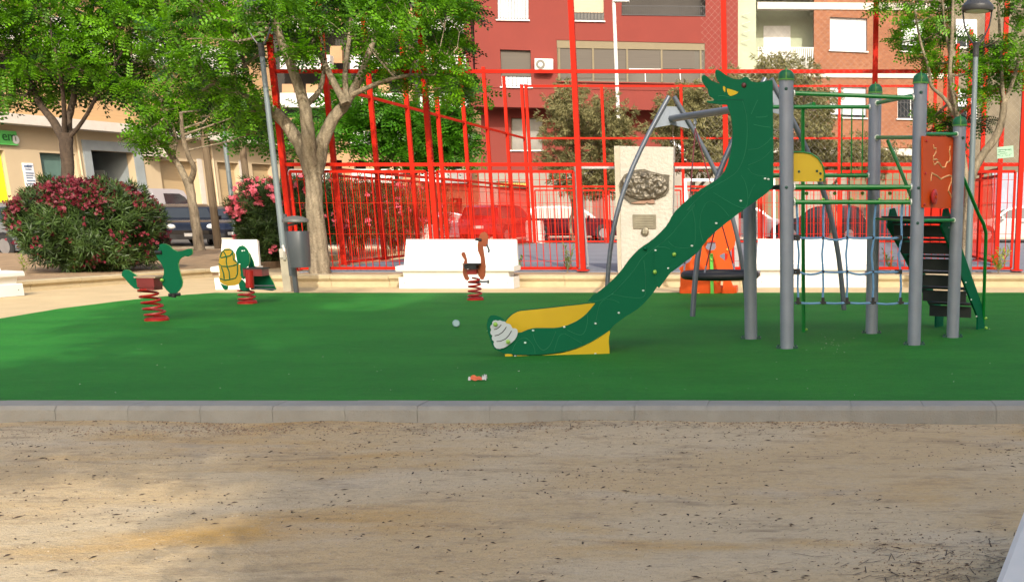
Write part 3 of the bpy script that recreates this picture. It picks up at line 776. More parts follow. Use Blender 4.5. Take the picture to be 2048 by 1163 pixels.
# chute and far panel
WID = .47
def sf(x, y): return sp(x, y, -WID)
far_y = c5([(362, 385), (395, 340), (430, 300), (465, 270), (500, 250), (545, 228), (600, 215), (800, 195), (1000, 175), (1200, 152), (1400, 130), (1600, 106), (1700, 98)])
shift = lambda pts, dx, dy: [(x + dx, y + dy) for x, y in pts]
upper = [(1180, 600)] + body[::-1][2:] + neck[::-1]
lo_far = [(1520, 392), (1470, 425), (1420, 465), (1375, 510), (1330, 545), (1290, 590), (1240, 630), (1205, 655), (1120, 690), (1030, 697), (1012, 694), (1004, 670)]
m = MB(); fp = far_y[:-1] + shift([p for p in upper if p[1] > 300], 10, 10) + shift([(1540, 330), (1540, 372)], 2, 0) + lo_far
m.prism([sf(x, y) for x, y in fp], -sn * .02, 0); far = m.build('side_panel', HDPE, tw); far['label'] = 'far side panel of the slide, with a yellow foot end'
m = MB(); m.prism([sf(x, y) + sn * .004 for x, y in c5([(372, 392), (405, 348), (440, 312), (475, 282), (510, 262), (550, 242), (605, 229), (800, 209), (1000, 189), (1200, 166), (1400, 144), (1600, 120), (1695, 116), (1700, 300), (1300, 560), (900, 620), (500, 640)])], -sn * .003, 0)
m.build('yellow_board', YEL, far)
path = [(1020, 700), (1060, 698), (1110, 694), (1160, 680), (1200, 660), (1240, 628), (1280, 590), (1310, 555), (1345, 515), (1385, 475), (1425, 440), (1470, 405), (1510, 378), (1545, 366)]
m = MB(); A_ = [sp(x, y, -.024) for x, y in path]; B_ = [p - sn * (WID - .026) for p in A_]
for i in range(len(path) - 1):
    for (a, b, c, dd) in ((A_[i], A_[i + 1], B_[i + 1], B_[i]),):
        m.add([a, b, c, dd, a - Vector((0, 0, .012)), b - Vector((0, 0, .012)), c - Vector((0, 0, .012)), dd - Vector((0, 0, .012))], [(0, 1, 2, 3), (7, 6, 5, 4)])
m.build('chute', mat('steel_chute', (.55, .56, .58), .3, metal=.9), tw)
# ------------------------------------------------------------------ basket swing
sw0 = G(1455, 612)
sw = thing('basket_swing', 'grey arched frame swing with a black basket seat, behind the slide', 'swing', (sw0.x, sw0.y, 0))
SWG = mat('grey_swing_tube', (.12, .135, .16), .38, metal=.4, var=.06)
b1a, b1b, b2a, b2b = G(1213, 604), G(1492, 596), G(1385, 633), G(1688, 620)
c1_ = (b1a + b1b) / 2; c2_ = (b2a + b2b) / 2
def zz(y, Y): return zat(y, Y)
H1 = zz(193, c1_.y); ang_bow = .2
def leg(base, apex, bow, name='leg'):
    pts = []
    cen = Vector((base.x, base.y, 0)); ax = Vector((apex.x, apex.y, 0))
    for i in range(13):
        t = i / 12
        p = base.lerp(apex, t); o = (cen - ax).normalized() * math.sin(math.pi * t) * bow
        pts.append(p + o)
    m = MB(); m.tube(pts, .033, 12); return m.build(name, SWG, sw, smooth=True)
axd = (Vector((c2_.x, c2_.y, 0)) - Vector((c1_.x, c1_.y, 0))).normalized(); spn = (Vector((b1b.x, b1b.y, 0)) - Vector((b1a.x, b1a.y, 0))).normalized()
A1 = Vector((c1_.x, c1_.y, H1)); A2 = Vector((c2_.x, c2_.y, H1))
xa = W(1343, 193, c1_.y)
A1.x = xa.x
A2 = A1 + (Vector((c2_.x, c2_.y, 0)) - Vector((c1_.x, c1_.y, 0)))
for A_, a, b in ((A1, b1a, b1b), (A2, b2a, b2b)):
    leg(a, A_ - spn * .035, .24); leg(b, A_ + spn * .035, .24)
    n = axd
    q = [A_ - spn * .10 + Vector((0, 0, -.13)), A_ + spn * .10 + Vector((0, 0, -.13)), A_ + spn * .17 + Vector((0, 0, -.25)), A_ + spn * .27 + Vector((0, 0, -.38)), A_ + spn * .25 + Vector((0, 0, -.42)), A_ + Vector((0, 0, -.37)), A_ - spn * .25 + Vector((0, 0, -.42)), A_ - spn * .27 + Vector((0, 0, -.38)), A_ - spn * .17 + Vector((0, 0, -.25))]
    m = MB(); m.prism([p - n * .03 for p in q], n * .012); pl = m.build('gusset_plate', mat('plate_grey', (.20, .23, .27), .45, metal=.2), sw)
    for u, v in ((-.2, -.26), (-.24, -.37), (.2, -.26), (.24, -.37), (-.03, -.17), (.03, -.17), (-.07, -.33), (.07, -.33)):
        m = MB(); m.ball(A_ + spn * u + Vector((0, 0, v)) - n * .036, .014, 6); m.build('bolt_cap', LBOLT, pl)
bm0 = A1 + Vector((0, 0, -.29)) - axd * .05; bm1 = A2 + Vector((0, 0, -.29)) + axd * .05
m = MB(); m.tube([bm0, bm1], .047, 16); m.build('beam', SWG, sw, smooth=True)
sc_ = G(1440, 613); zc = zat(550, sc_.y); seatc = Vector((sc_.x, sc_.y, zc))
mid = (bm0 + bm1) / 2; seatc = Vector((mid.x, mid.y, zc)); seatc.x = W(1440, 550, mid.y).x
m = MB(); m.tube([seatc + Vector((.48 * math.cos(2 * math.pi * i / 32), .48 * math.sin(2 * math.pi * i / 32), 0)) for i in range(32)], .052, 12, closed=True)
bs = m.build('seat_ring', BLACK, sw, smooth=True)
m = MB()
for i in range(-5, 6):
    h = math.sqrt(max(0, .46 ** 2 - (i * .085) ** 2))
    for ax in (0, 1):
        pts = []
        for k in range(7):
            u = -h + 2 * h * k / 6; v = i * .085; z = -.06 * (1 - (u * u + v * v) / .22)
            pts.append(seatc + Vector((u, v, z) if ax == 0 else (v, u, z)))
        m.tube(pts, .008, 5)
m.build('seat_net', BLACK, bs)
RR = mat('red_black_rope', (.10, .012, .02), .7)
for s_, t_ in ((-1, -.62), (1, .62)):
    top = mid + axd * .62 * s_ + Vector((0, 0, -.07))
    m = MB(); m.box(top + Vector((0, 0, .0)), (.035, .035, .09)); m.tube([top + Vector((0, 0, -.02)), top + Vector((0, 0, -.12))], .008, 6); m.build('hanger', GALV, sw)
    for q in (-1, 1):
        e_ = seatc + axd * .30 * s_ + spn * .36 * q + Vector((0, 0, .05))
        m = MB(); m.tube([top + Vector((0, 0, -.1)), e_], .0095, 6); m.tube([e_, e_ + (top - e_).normalized() * .09], .013, 6, 1); m.build('rope', [RR, GALV], sw)
# ------------------------------------------------------------------ orange toy panel at the back of the turf
T0 = G(1415, 587)
tp = thing('play_panel', 'orange cutout play panel with a green upright behind the black basket swing', 'play panel', (T0.x, T0.y, 0))
c6 = lambda q: C8(q, 5.285, 1300, 400)
def tpp(x, y, o=0): return W(x, y, T0.y - o)
out = c6([(318, 985), (320, 860), (322, 745), (305, 720), (350, 690), (420, 650), (470, 560), (560, 470), (650, 380), (720, 310), (790, 250), (850, 215), (870, 230), (900, 280), (918, 340), (915, 400), (900, 440), (895, 480), (870, 510), (850, 540), (845, 590), (860, 640), (880, 700), (870, 760), (855, 850), (880, 910), (895, 950), (890, 985), (760, 985), (770, 900), (775, 845), (750, 845), (745, 900), (755, 945), (750, 975), (700, 985), (640, 985), (560, 985), (470, 985)])
hole = c6([(585, 500), (610, 450), (650, 425), (690, 440), (697, 500), (680, 525), (640, 532), (605, 522)])
hole2 = c6([(735, 585), (780, 560), (825, 570), (815, 620), (790, 640), (770, 620), (745, 605)])
m = MB(); m.prism([tpp(x, y) for x, y in out], (0, .03, 0), 0, holes=[[tpp(x, y) for x, y in hole], [tpp(x, y) for x, y in hole2]])
pb = m.build('panel_board', ORG, tp)
m = MB(); a = tpp(1423, 507, .05); b = tpp(1424.5, 588, .05); m.bar(Vector((a.x, a.y, 0)), a, .05, .03, up=(0, 1, 0)); m.build('upright', mat('lime_upright', (.10, .42, .05), .4), tp)
for y in (508, 519): m = MB(); m.ball(tpp(1423, y, .075), .016, 8); m.build('bolt_cap', LBOLT, tp, smooth=True)
m = MB(); m.ball(tpp(1455, 499, .0), .02, 8); m.ball(tpp(1435, 562, 0), .018, 8); m.ball(tpp(1397, 587, .0), .018, 8); m.build('knob', mat('orange_knob', (.8, .35, .05), .4), tp, smooth=True)
m = MB(); m.box((T0.x, T0.y + .35, .05), (.9, .5, .09)); m.box(tpp(1430, 480) + Vector((0, .4, 0)), (.5, .3, .02)); m.build('inner_shelf', ORG, tp)
# ------------------------------------------------------------------ spring riders
def spring(root, r0, r1, z0, z1, turns, rod=.014, dx=0.):
    m = MB(); n = int(turns * 14)
    m.tube([((r0 + (r1 - r0) * i / n) * math.cos(2 * math.pi * i / 14) + dx * i / n, (r0 + (r1 - r0) * i / n) * math.sin(2 * math.pi * i / 14), z0 + (z1 - z0) * i / n) for i in range(n + 1)], rod, 7)
    m.lathe([(r0 + .02, .0), (r0 + .02, .025), (r0 - .01, .04), (.03, .04)], seg=18)
    return m.build('spring', SPRING, root, local=True, smooth=True)
HB = mat('seat_block', (.20, .02, .02), .5)
# 1 green one
g1 = G(314, 641)
r1 = thing('spring_rider', 'green animal spring rider on a tall red spring, leftmost of the three riders', 'spring rider', (g1.x, g1.y, 0), 0, 'spring riders on the green turf')
spring(r1, .115, .095, .03, zat(572, g1.y) , 5.3, dx=-.07)
c4 = lambda q: C8(q, 5.058, 220, 440)
def rp(root, x, y, o=0.): return W(x, y, root.location.y - o)
m = MB(); m.box(rp(r1, 301, 564), (.20, .22, .10)); m.box(rp(r1, 302, 575), (.17, .19, .05)); m.build('seat_block', HB, r1)
bo = c4([(500, 245), (530, 238), (560, 240), (600, 258), (635, 295), (680, 318), (730, 310), (790, 290), (825, 288), (833, 310), (830, 345), (790, 368), (755, 362), (720, 380), (700, 400), (688, 440), (695, 490), (715, 560), (732, 620), (725, 670), (695, 715), (665, 740), (610, 745), (570, 705), (535, 660), (520, 620), (535, 575), (545, 540), (545, 495), (520, 440), (480, 390), (465, 350), (480, 310), (498, 285)])
m = MB(); m.prism([rp(r1, x, y) for x, y in bo], (0, .02, 0), 0, mside=1); m.build('side_board', [HDPE, LIME], r1)
ta = c4([(120, 530), (135, 508), (160, 500), (200, 510), (230, 535), (262, 555), (288, 590), (300, 640), (310, 690), (280, 697), (245, 690), (200, 650), (150, 590), (118, 560)])
m = MB(); m.prism([rp(r1, x, y, .05) for x, y in ta], (0, .02, 0), 0, mside=1); m.build('tail_board', [HDPE, LIME], r1)
m = MB()
for x, y in ((278, 632), (525, 605)): m.ball(rp(r1, 220 + x / 5.058, 440 + y / 5.058, .02), .02, 8)
m.build('bolt_cap', LBOLT, r1, smooth=True)
m = MB(); m.tube([rp(r1, 311, 504.5), rp(r1, 324, 504.5)], .024, 10); m.build('handle', BLACK, r1, smooth=True)
m = MB(); m.tube([rp(r1, 338, 590), rp(r1, 360, 588)], .02, 10); m.tube([rp(r1, 347, 587, .02), rp(r1, 347, 594, .02)], .028, 8); m.build('footrest', BLACK, r1, smooth=True)
m = MB(); m.box(rp(r1, 300, 553, -.02), (.25, .24, .018)); m.build('seat', mat('seat_board', (.42, .30, .2), .6), r1)
# 2 turtle
g2 = G(495, 607)
r2 = thing('spring_rider', 'green and yellow turtle spring rider in front of a sideways white bench', 'spring rider', (g2.x, g2.y, 0), 0, 'spring riders on the green turf')
spring(r2, .11, .10, .03, zat(580, g2.y), 2.6)
spring2 = MB(); spring2.tube([rp(r2, 500, 575), rp(r2, 499, 540)], .055, 12); spring2.build('stem', SPRING, r2, smooth=True)
sh = c4([(1100, 470), (1100, 420), (1108, 360), (1128, 315), (1160, 288), (1200, 285), (1235, 305), (1262, 345), (1262, 395), (1290, 440), (1315, 450), (1318, 500), (1330, 560), (1325, 610), (1300, 645), (1260, 660), (1200, 665), (1150, 650), (1112, 625), (1104, 580), (1112, 540)])
m = MB(); m.prism([rp(r2, x, y) for x, y in sh], (0, .02, 0), 0, mside=1); shp = m.build('shell', [mat('ochre_board', (.42, .27, .01), .5), HDPE], r2)
m = MB()
for ln in ([(1100, 440), (1130, 465), (1190, 470), (1250, 460), (1300, 440)], [(1185, 470), (1175, 420), (1180, 380), (1165, 345), (1150, 320)], [(1125, 380), (1165, 370), (1215, 360), (1240, 330)], [(1185, 470), (1205, 520), (1212, 600)], [(1112, 590), (1160, 606), (1215, 600), (1270, 585), (1290, 540), (1290, 450)], [(1128, 475), (1150, 540), (1155, 595)], [(1215, 290), (1240, 320), (1250, 400), (1300, 440)], [(1112, 380), (1128, 330), (1160, 300), (1210, 298)]):
    m.tube([rp(r2, x, y, .002) for x, y in c4(ln)], .008, 5)
m.build('shell_lines', HDPE, shp)
hd = c4([(1270, 330), (1285, 290), (1310, 262), (1340, 256), (1370, 275), (1395, 310), (1410, 360), (1412, 420), (1400, 460), (1375, 480), (1378, 540), (1365, 590), (1345, 600), (1320, 560), (1325, 500), (1318, 440), (1290, 435), (1280, 390)])
m = MB(); m.prism([rp(r2, x, y, .003) for x, y in hd], (0, .02, 0), 0, mside=1); hb = m.build('head', [HDPE, LIME], r2)
m = MB(); m.ball(rp(r2, 484.5, 501.5, .004), .012, 6); m.ball(rp(r2, 488.5, 501, .004), .01, 6); m.build('eye', BOLT, hb)
for ft in ([(1118, 640), (1150, 655), (1190, 665), (1190, 695), (1170, 708), (1145, 695)], [(1300, 640), (1335, 600), (1370, 640), (1400, 680), (1415, 710), (1350, 718), (1310, 695)]):
    m = MB(); m.prism([rp(r2, x, y, -.002) for x, y in c4(ft)], (0, .018, 0), 0, mside=1); m.build('foot', [HDPE, LIME], r2)
m = MB(); m.prism([rp(r2, x, y, -.25) for x, y in c4([(1410, 330), (1450, 420), (1460, 470), (1400, 490), (1400, 600), (1430, 690), (1640, 715), (1680, 700), (1650, 630), (1600, 540), (1570, 500), (1540, 490), (1400, 480)])], (0, .02, 0), 0, mside=1); m.build('side_board', [HDPE, LIME], r2)
m = MB(); m.bar(rp(r2, 502, 571, .0), rp(r2, 548, 571, -.2), .03, .02); m.bar(rp(r2, 502, 577, .0), rp(r2, 550, 578, -.2), .03, .02); m.build('footrest', SWG, r2)
m = MB(); m.box(rp(r2, 512, 543, -.1), (.26, .22, .11)); m.build('seat_block', HB, r2)
m = MB(); m.box(rp(r2, 513, 536, -.1), (.27, .24, .016)); m.build('seat', DECK, r2)
# 3 brown one
g3 = G(951, 600)
r3 = thing('spring_rider', 'brown long necked spring rider seen end on, before the white bench in the middle', 'spring rider', (g3.x, g3.y, 0), 0, 'spring riders on the green turf')
spring(r3, .10, .075, .03, zat(556, g3.y), 4.4)
BRN = mat('brown_board', (.33, .075, .022), .5, var=.08); BRE = mat('brown_edge', (.12, .03, .012), .5)
nk = c4([(1000, 170), (1020, 130), (1055, 118), (1080, 135), (1095, 170), (1090, 210), (1088, 262), (1060, 272), (1040, 262), (1050, 330), (1060, 400), (1068, 470), (1062, 560), (1045, 600), (1020, 600), (995, 560), (985, 500), (992, 455), (1020, 430), (1015, 370), (990, 310), (985, 250), (995, 210)])
c4b = lambda q: C8(q, 5.058, 760, 440)
nk = [(x + 540, y) for x, y in nk]; 
m = MB(); m.prism([rp(r3, x, y) for x, y in nk], (0, .02, 0), 0, mside=1); m.build('head_board', [BRN, BRE], r3)
tl_ = c4b([(820, 345), (832, 325), (850, 322), (862, 340), (878, 400), (880, 450), (878, 520), (890, 570), (905, 590), (885, 612), (860, 600), (842, 560), (836, 500), (842, 440), (855, 400), (835, 375)])
m = MB(); m.prism([rp(r3, x, y, .04) for x, y in tl_], (0, .02, 0), 0, mside=1); m.build('tail_board', [BRN, BRE], r3)
m = MB(); m.box(rp(r3, 945, 533), (.17, .26, .055)); m.build('seat_block', BLACK, r3)
m = MB(); m.box(rp(r3, 946, 527.5), (.235, .28, .014)); m.build('seat', DECK, r3)
m = MB(); m.box(rp(r3, 946, 543), (.13, .16, .07)); m.build('spring_head', SPRING, r3)
m = MB(); m.tube([rp(r3, 951, 478), rp(r3, 963, 480)], .02, 10); m.build('handle', BLACK, r3, smooth=True)
m = MB(); m.tube([rp(r3, 974, 489), rp(r3, 978, 500), rp(r3, 977, 505)], .014, 8); m.build('handle', SWG, r3, smooth=True)
m = MB(); m.tube([rp(r3, 952, 563), rp(r3, 977, 563)], .014, 8); m.tube([rp(r3, 975, 563), rp(r3, 978, 563)], .026, 8); m.build('footrest', SWG, r3, smooth=True)
# ------------------------------------------------------------------ red court fence
FZ = ZP
FA = G(590, 541, FZ); FY = FA.y
fx = [G(x, 541, FZ).x for x in (590, 880, 1167)]; step = (fx[2] - fx[0]) / 2
fx = [fx[0] + step * i for i in range(6)]
ZR1 = zat(143, FY); ZT = ZR1 + (ZR1 - CH) * .72; ZR2 = zat(329, FY); ZR3 = zat(343, FY); ZBOT = zat(536, FY)
nside = 9; sy = (zat(0, 1) * 0 + 1)
# depth of the back fence from its rail height on the photo
def depth_for(z, y):       # depth where height z is seen at photo row y
    lo, hi = 5., 200.
    for _ in range(60):
        m_ = (lo + hi) / 2
        if zat(y, m_) < z if y < YH else zat(y, m_) > z: lo = m_
        else: hi = m_
    return m_
BY = depth_for(ZT, 169)
WIRE = mat('wire_net', (.30, .27, .25), .5, metal=.5)
def fence_side(name, label, P, panels, net=None, low=True, r=.06, barstep=.118, top=True):
    """P: list of (x, y) post positions; panels: indexes of bays with barred panels"""
    t = thing(name, label, 'fence', (P[0][0], P[0][1], FZ))
    for i, (x, y) in enumerate(P):
        m = MB(); m.box((x, y, (FZ + ZT) / 2), (r * 1.5, r * 1.5, ZT - FZ)); m.box((x, y, FZ + .01), (.2, .2, .02)); m.build('post', RED, t)
    a = Vector((*P[0], 0)); b = Vector((*P[-1], 0)); d = (b - a).normalized(); n = Vector((d.y, -d.x, 0))
    for z in ([ZR1, ZR2] + ([ZT - .05] if top else [])):
        m = MB(); m.bar(a + Vector((0, 0, z)) + n * .001, b + Vector((0, 0, z)) + n * .001, .05, .062); m.build('rail', RED, t)
    for i in panels:
        p = Vector((*P[i], 0)) + d * .10; q = Vector((*P[i + 1], 0)) - d * .10
        zb, zt = ZBOT, ZR3
        m = MB()
        Z = lambda v, z: v + Vector((0, 0, z))
        m.bar(Z(p, zt), Z(q, zt), .04, .05); m.bar(Z(p, zb), Z(q, zb), .04, .05); m.bar(Z(p, zb), Z(p, zt), .045, .04); m.bar(Z(q, zb), Z(q, zt), .045, .04)
        L_ = (q - p).length; k = int(L_ / barstep)
        for j in range(1, k):
            u = p + d * (L_ * j / k) + n * .012; m.bar(Z(u, zb), Z(u, zt), .013, .013)
        for z in (zt - .14, zb + .13, zb + (zt - zb) * .36, zb + (zt - zb) * .68): m.bar(Z(p, z) + n * .02, Z(q, z) + n * .02, .007, .007)
        m.build('barred_panel', RED, t)
    if net:
        m = MB(); za, zb = ZR2, ZT - .05; u00 = net[1] * step; wd = (b - a).length; s = net[0]; hh = zb - za
        w = .0013
        k = -int(hh / s) - 1
        def clip(u0, sgn):
            # line z = za + sgn*(u - u0)
            u_a, u_b = (u0, u0 + hh) if sgn > 0 else (u0 - hh, u0)
            u_a, u_b = max(u00, u_a), min(wd, u_b)
            if u_b - u_a < .05: return
            A_ = a + d * u_a; B_ = a + d * u_b
            zA = za + (u_a - u0) * sgn; zB = za + (u_b - u0) * sgn
            m.bar(Vector((A_.x, A_.y, zA)) + n * .03, Vector((B_.x, B_.y, zB)) + n * .03, w, w)
        u = u00 - hh
        while u < wd + hh: clip(u, 1); clip(u, -1); u += s
        m.build('wire_net', WIRE, t)
    return t
fence_side('court_fence', 'tall bright red fence of square posts and bars along the near side of the court', [(x, FY) for x in fx], (0, 1, 3, 4), net=(.115, 2.85))
sp_y = [FY + (BY - FY) * i / 8 for i in range(9)]
fence_side('court_fence', 'red fence running away along the left side of the court', [(fx[0] - .02, y) for y in sp_y[1:]], range(7), top=False)
fence_side('court_fence', 'red fence running away along the right side of the court', [(fx[5] + .02, y) for y in sp_y[1:]], range(7), top=False)
bx = [fx[0] + (fx[5] - fx[0]) * i / 5 for i in range(1, 5)]
fence_side('court_fence', 'distant red fence along the far side of the court, in front of the parked cars', [(x, BY) for x in [fx[0] + .12] + bx + [fx[5] - .12]], range(5))
# first side bays, joining the corner posts
ct = MB(); ct.prism([(fx[0] + .1, FY - .05, FZ - .015), (fx[5] - .1 + 8, FY - .05, FZ - .015), (fx[5] + 8, BY + .1, FZ - .015), (fx[0] + .1, BY + .1, FZ - .015)], (0, 0, -.2))
tag(ct.build('court_floor', COURT), kind='structure')
def diag(x, z0, z1, label):
    pass
# goals
def goal(x, y, z, w, h, face, label, m_):
    t = thing('goal', label, 'goal', (x, y, z)); g = .085
    for s_ in (0, 1):
        m = MB(); m.bar((x + s_ * w, y, z), (x + s_ * w, y, z + h), g, g, up=(0, 1, 0)); m.build('goal_post', m_, t)
    m = MB(); m.bar((x - g / 2, y, z + h + g / 2), (x + w + g / 2, y, z + h + g / 2), g, g); m.build('crossbar', m_, t)
    for s_ in (0, 1):
        m = MB(); m.tube([(x + s_ * w, y, z + h), (x + s_ * w, y + face * .5, z + h * .9), (x + s_ * w, y + face * 1.0, z + .04)], .018, 6); m.tube([(x + s_ * w, y, z + .03), (x + s_ * w, y + face * 1.0, z + .03)], .018, 6); m.build('brace', m_, t)
    return t
GG = mat('goal_grey', (.42, .42, .42), .45, metal=.3)
a = G(1177, 536, FZ - .01); hh = zat(339, a.y) - FZ
goal(a.x, FY + .45, FZ - .01, 2.9, hh, .7, 'grey steel goal frame just inside the near red fence, behind the stone monument', GG)
a = W(1373, 422, BY - 1.2)
goal(a.x, BY - 1.3, FZ - .01, 2.9, 2.0, .8, 'small white goal frame at the far side of the court', mat('goal_white', (.75, .75, .75), .5))
# fence sign
y_ = FY - .05
ps = [W(1994, 294.5, y_), W(2026.5, 291, y_), W(2027.5, 314, y_), W(1994.5, 317.5, y_)]
t = tag(None, None) if False else thing('fence_sign', 'small pale green notice tied to the red fence near the right edge', 'sign', tuple(ps[3]))
m = MB(); m.prism(ps, (0, .01, 0)); m.build('plate', mat('sign_pale_green', (.30, .46, .34), .5), t)
INK = mat('sign_ink', (.05, .16, .10), .6)
def ink(pts, r, nm='lettering', mt=None, par=None, o=.002): 
    m = MB()
    for l in pts: m.tube([W(x, y, y_ - o) for x, y in l], r, 4)
    return m.build(nm, mt or INK, par)
cs = lambda q: C8(q, 16.61, 1960, 270)
ink([cs(q) for q in ([(600, 500), (680, 490), (860, 480), (1040, 465)], [(670, 495), (660, 560)], [(860, 485), (850, 540)], [(600, 570), (700, 555), (830, 560)], [(940, 480), (1050, 510)], [(660, 615), (780, 610), (910, 600)], [(580, 650), (680, 680)], [(740, 670), (735, 720)], [(850, 650), (880, 690)], [(1000, 620), (985, 690)], [(1035, 605), (1045, 625)], [(925, 660), (925, 690)])], .0035, par=t)
# ------------------------------------------------------------------ monument
mb = G(1290, 553, 0.1); my = mb.y
mo = thing('monument', 'pale stone slab monument with a dark bronze relief and plaque, behind the slide', 'monument', (mb.x, my, ZP - .05))
MS = mat('monument_stone', (.40, .375, .32), .85, var=.08, bump=1.0, bscale=16, dirt=.25, dirtcol=(.42, .36, .26))
MS2 = mat('monument_side', (.38, .34, .26), .85, var=.08, bump=.3, bscale=25, dirt=.3)
a, b = W(1242, 293, my), W(1347, 293, my); zb_ = .1
m = MB(); m.prism([Vector((W(1243, 553, my).x, my, zb_)), Vector((W(1343, 553, my).x, my, zb_)), W(1347, 294, my), W(1240, 292, my)], (0, .28, 0)); m.build('slab', MS, mo)
m = MB(); m.prism([Vector((W(1236, 553, my).x, my - .004, zb_)), Vector((W(1242.5, 553, my).x, my - .004, zb_)), W(1239.5, 291.5, my), W(1228, 292, my)], (0, .3, 0)); m.build('slab_edge', MS2, mo)
cm = lambda q: C8(q, 4.845, 1200, 180)
BRZ = mat('bronze_relief', (.11, .095, .07), .45, metal=.45, var=.35, scale=14, dirt=.5, dirtcol=(.09, .075, .05))
ov = cm([(185, 900), (235, 820), (320, 775), (430, 765), (500, 790), (600, 815), (672, 822), (665, 900), (668, 970), (640, 1010), (560, 1045), (440, 1060), (300, 1090), (240, 1040), (195, 980)])
m = MB(); m.prism([W(x, y, my - .05) for x, y in ov], (0, .055, 0)); rel = m.build('relief_panel', BRZ, mo)
m = MB(); r_ = random.Random(3); 
from mathutils import noise as mn
nx2, nz2 = 60, 36
for j in range(nz2 + 1):
    for i in range(nx2 + 1):
        u = i / nx2; v = j / nz2; x = 1240 + 96 * u; y = 342 + 58 * v
        e = 1 - ((u - .5) / .5) ** 2 - ((v - .5) / .5) ** 2
        h = .05 + .05 * max(0, e) ** .3 * (1 + .9 * mn.noise(Vector((u * 9, v * 6, 3))) + .6 * mn.noise(Vector((u * 22, v * 14, 1)))) if e > 0 else .04
        m.v.append(tuple(W(x, y, my - h)))
for j in range(nz2):
    for i in range(nx2):
        u = (i + .5) / nx2; v = (j + .5) / nz2
        if 1 - ((u - .5) / .5) ** 2 - ((v - .5) / .5) ** 2 > 0:
            a_ = j * (nx2 + 1) + i; m.f.append((a_, a_ + 1, a_ + nx2 + 2, a_ + nx2 + 1)); m.m.append(0)
m.build('figures', BRZ, rel, smooth=True, ang=60)
m = MB(); m.prism([W(x, y, my - .04) for x, y in cm([(300, 1070), (330, 1040), (520, 1040), (530, 1098), (470, 1098), (455, 1085), (440, 1100), (305, 1098)])], (0, .05, 0)); m.build('title_plate', mat('copper_plate', (.28, .17, .12), .5, metal=.3), mo)
m = MB(); m.prism([W(x, y, my - .02) for x, y in ((1265, 429), (1312, 429), (1312, 457), (1266, 457))], (0, .025, 0)); pq = m.build('plaque', mat('plaque_bronze', (.20, .18, .13), .4, metal=.5, var=.2, scale=8), mo)
m = MB(); c = W(1290, 463, my - .03); m.lathe([(.07, -.015), (.07, .008), (.05, .015)], c, 20, 0, Matrix.Rotation(R(90), 3, 'X')); em = m.build('emblem', mat('emblem_bronze', (.15, .13, .09), .4, metal=.5), mo, smooth=True)
m = MB()
for yy in (435, 440, 445, 450): m.tube([W(1271, yy, my - .022), W(1306, yy, my - .022)], .003, 4)
m.build('inscription', mat('worn_text', (.32, .30, .22), .5), pq)
m = MB()
for dx in (-3, 0, 3): m.tube([W(1290 + dx, 458, my - .047), W(1290 + dx, 467, my - .047)], .006, 5)
m.build('crest_mark', MATS['worn_text'], em)
# ------------------------------------------------------------------ street lamps beside the turf
LG = mat('lamp_pole_grey', (.15, .18, .19), .5, metal=.2, var=.08)
LB_ = mat('lamp_black', (.035, .035, .037), .45)
def lamp(base, xtop, label, base_box):
    t = thing('park_lamp', label, 'lamp', tuple(base))
    Y = base.y; z2 = zat(111, Y)
    m = MB(); m.tube([(base.x, Y, .55), (base.x, Y, z2 + .02)], [.052, .036], 14); m.build('pole', LG, t, smooth=True)
    if base_box:
        m = MB(); m.box((base.x + .01, Y, .29), (.125, .125, .58)); m.build('foot', mat('lamp_foot', (.30, .27, .20), .6, var=.2, scale=6), t)
        m = MB(); m.box((base.x + .01, Y - .04, .60), (.10, .09, .14)); m.tube([(base.x + .02, Y - .07, .72), (base.x + .05, Y - .1, .63), (base.x + .03, Y - .08, .50)], .022, 6); m.build('hinge', mat('hinge_metal', (.5, .48, .42), .4, metal=.5), t)
    else:
        m = MB(); m.tube([(base.x, Y, 0), (base.x, Y, .56)], .06, 14); m.build('foot', LG, t, smooth=True)
    c = Vector((base.x, Y, z2)); s = mpp(Y); 
    m = MB(); m.lathe([(.04, -.02), (.045, .02), (.042, .12), (.06, .17), (.03, .18)], c, 12)
    for q in (-1, 1):
        m.tube([c + Vector((q * .03, 0, .14)), c + Vector((q * .11, 0, .25)), c + Vector((q * .18, 0, .40)), c + Vector((q * .205, 0, .55)), c + Vector((q * .21, 0, .64))], .013, 6)
    m.build('yoke', LB_, t, smooth=True)
    m = MB(); m.lathe([(.225, .60), (.235, .63), (.23, .67), (.16, .74), (.12, .79), (.04, .82), (.005, .83)], c, 24); hd_ = m.build('lamp_head', LB_, t, smooth=True)
    m = MB(); m.lathe([(.15, .585), (.17, .598)], c, 20); m.build('lens', mat('lamp_lens', (.55, .55, .5), .3), hd_)
    return t
lamp(G(577, 582), 0, 'grey park lamp with a hinged foot beside the litter bin, head among leaves', True)
b_ = G(1932, 560, 0.1); b_.z = .0; b_ = G(1934, 590, 0); 
lamp(G(1934, 590, 0), 0, 'grey park lamp with a black dome head behind the tower at the right', False)
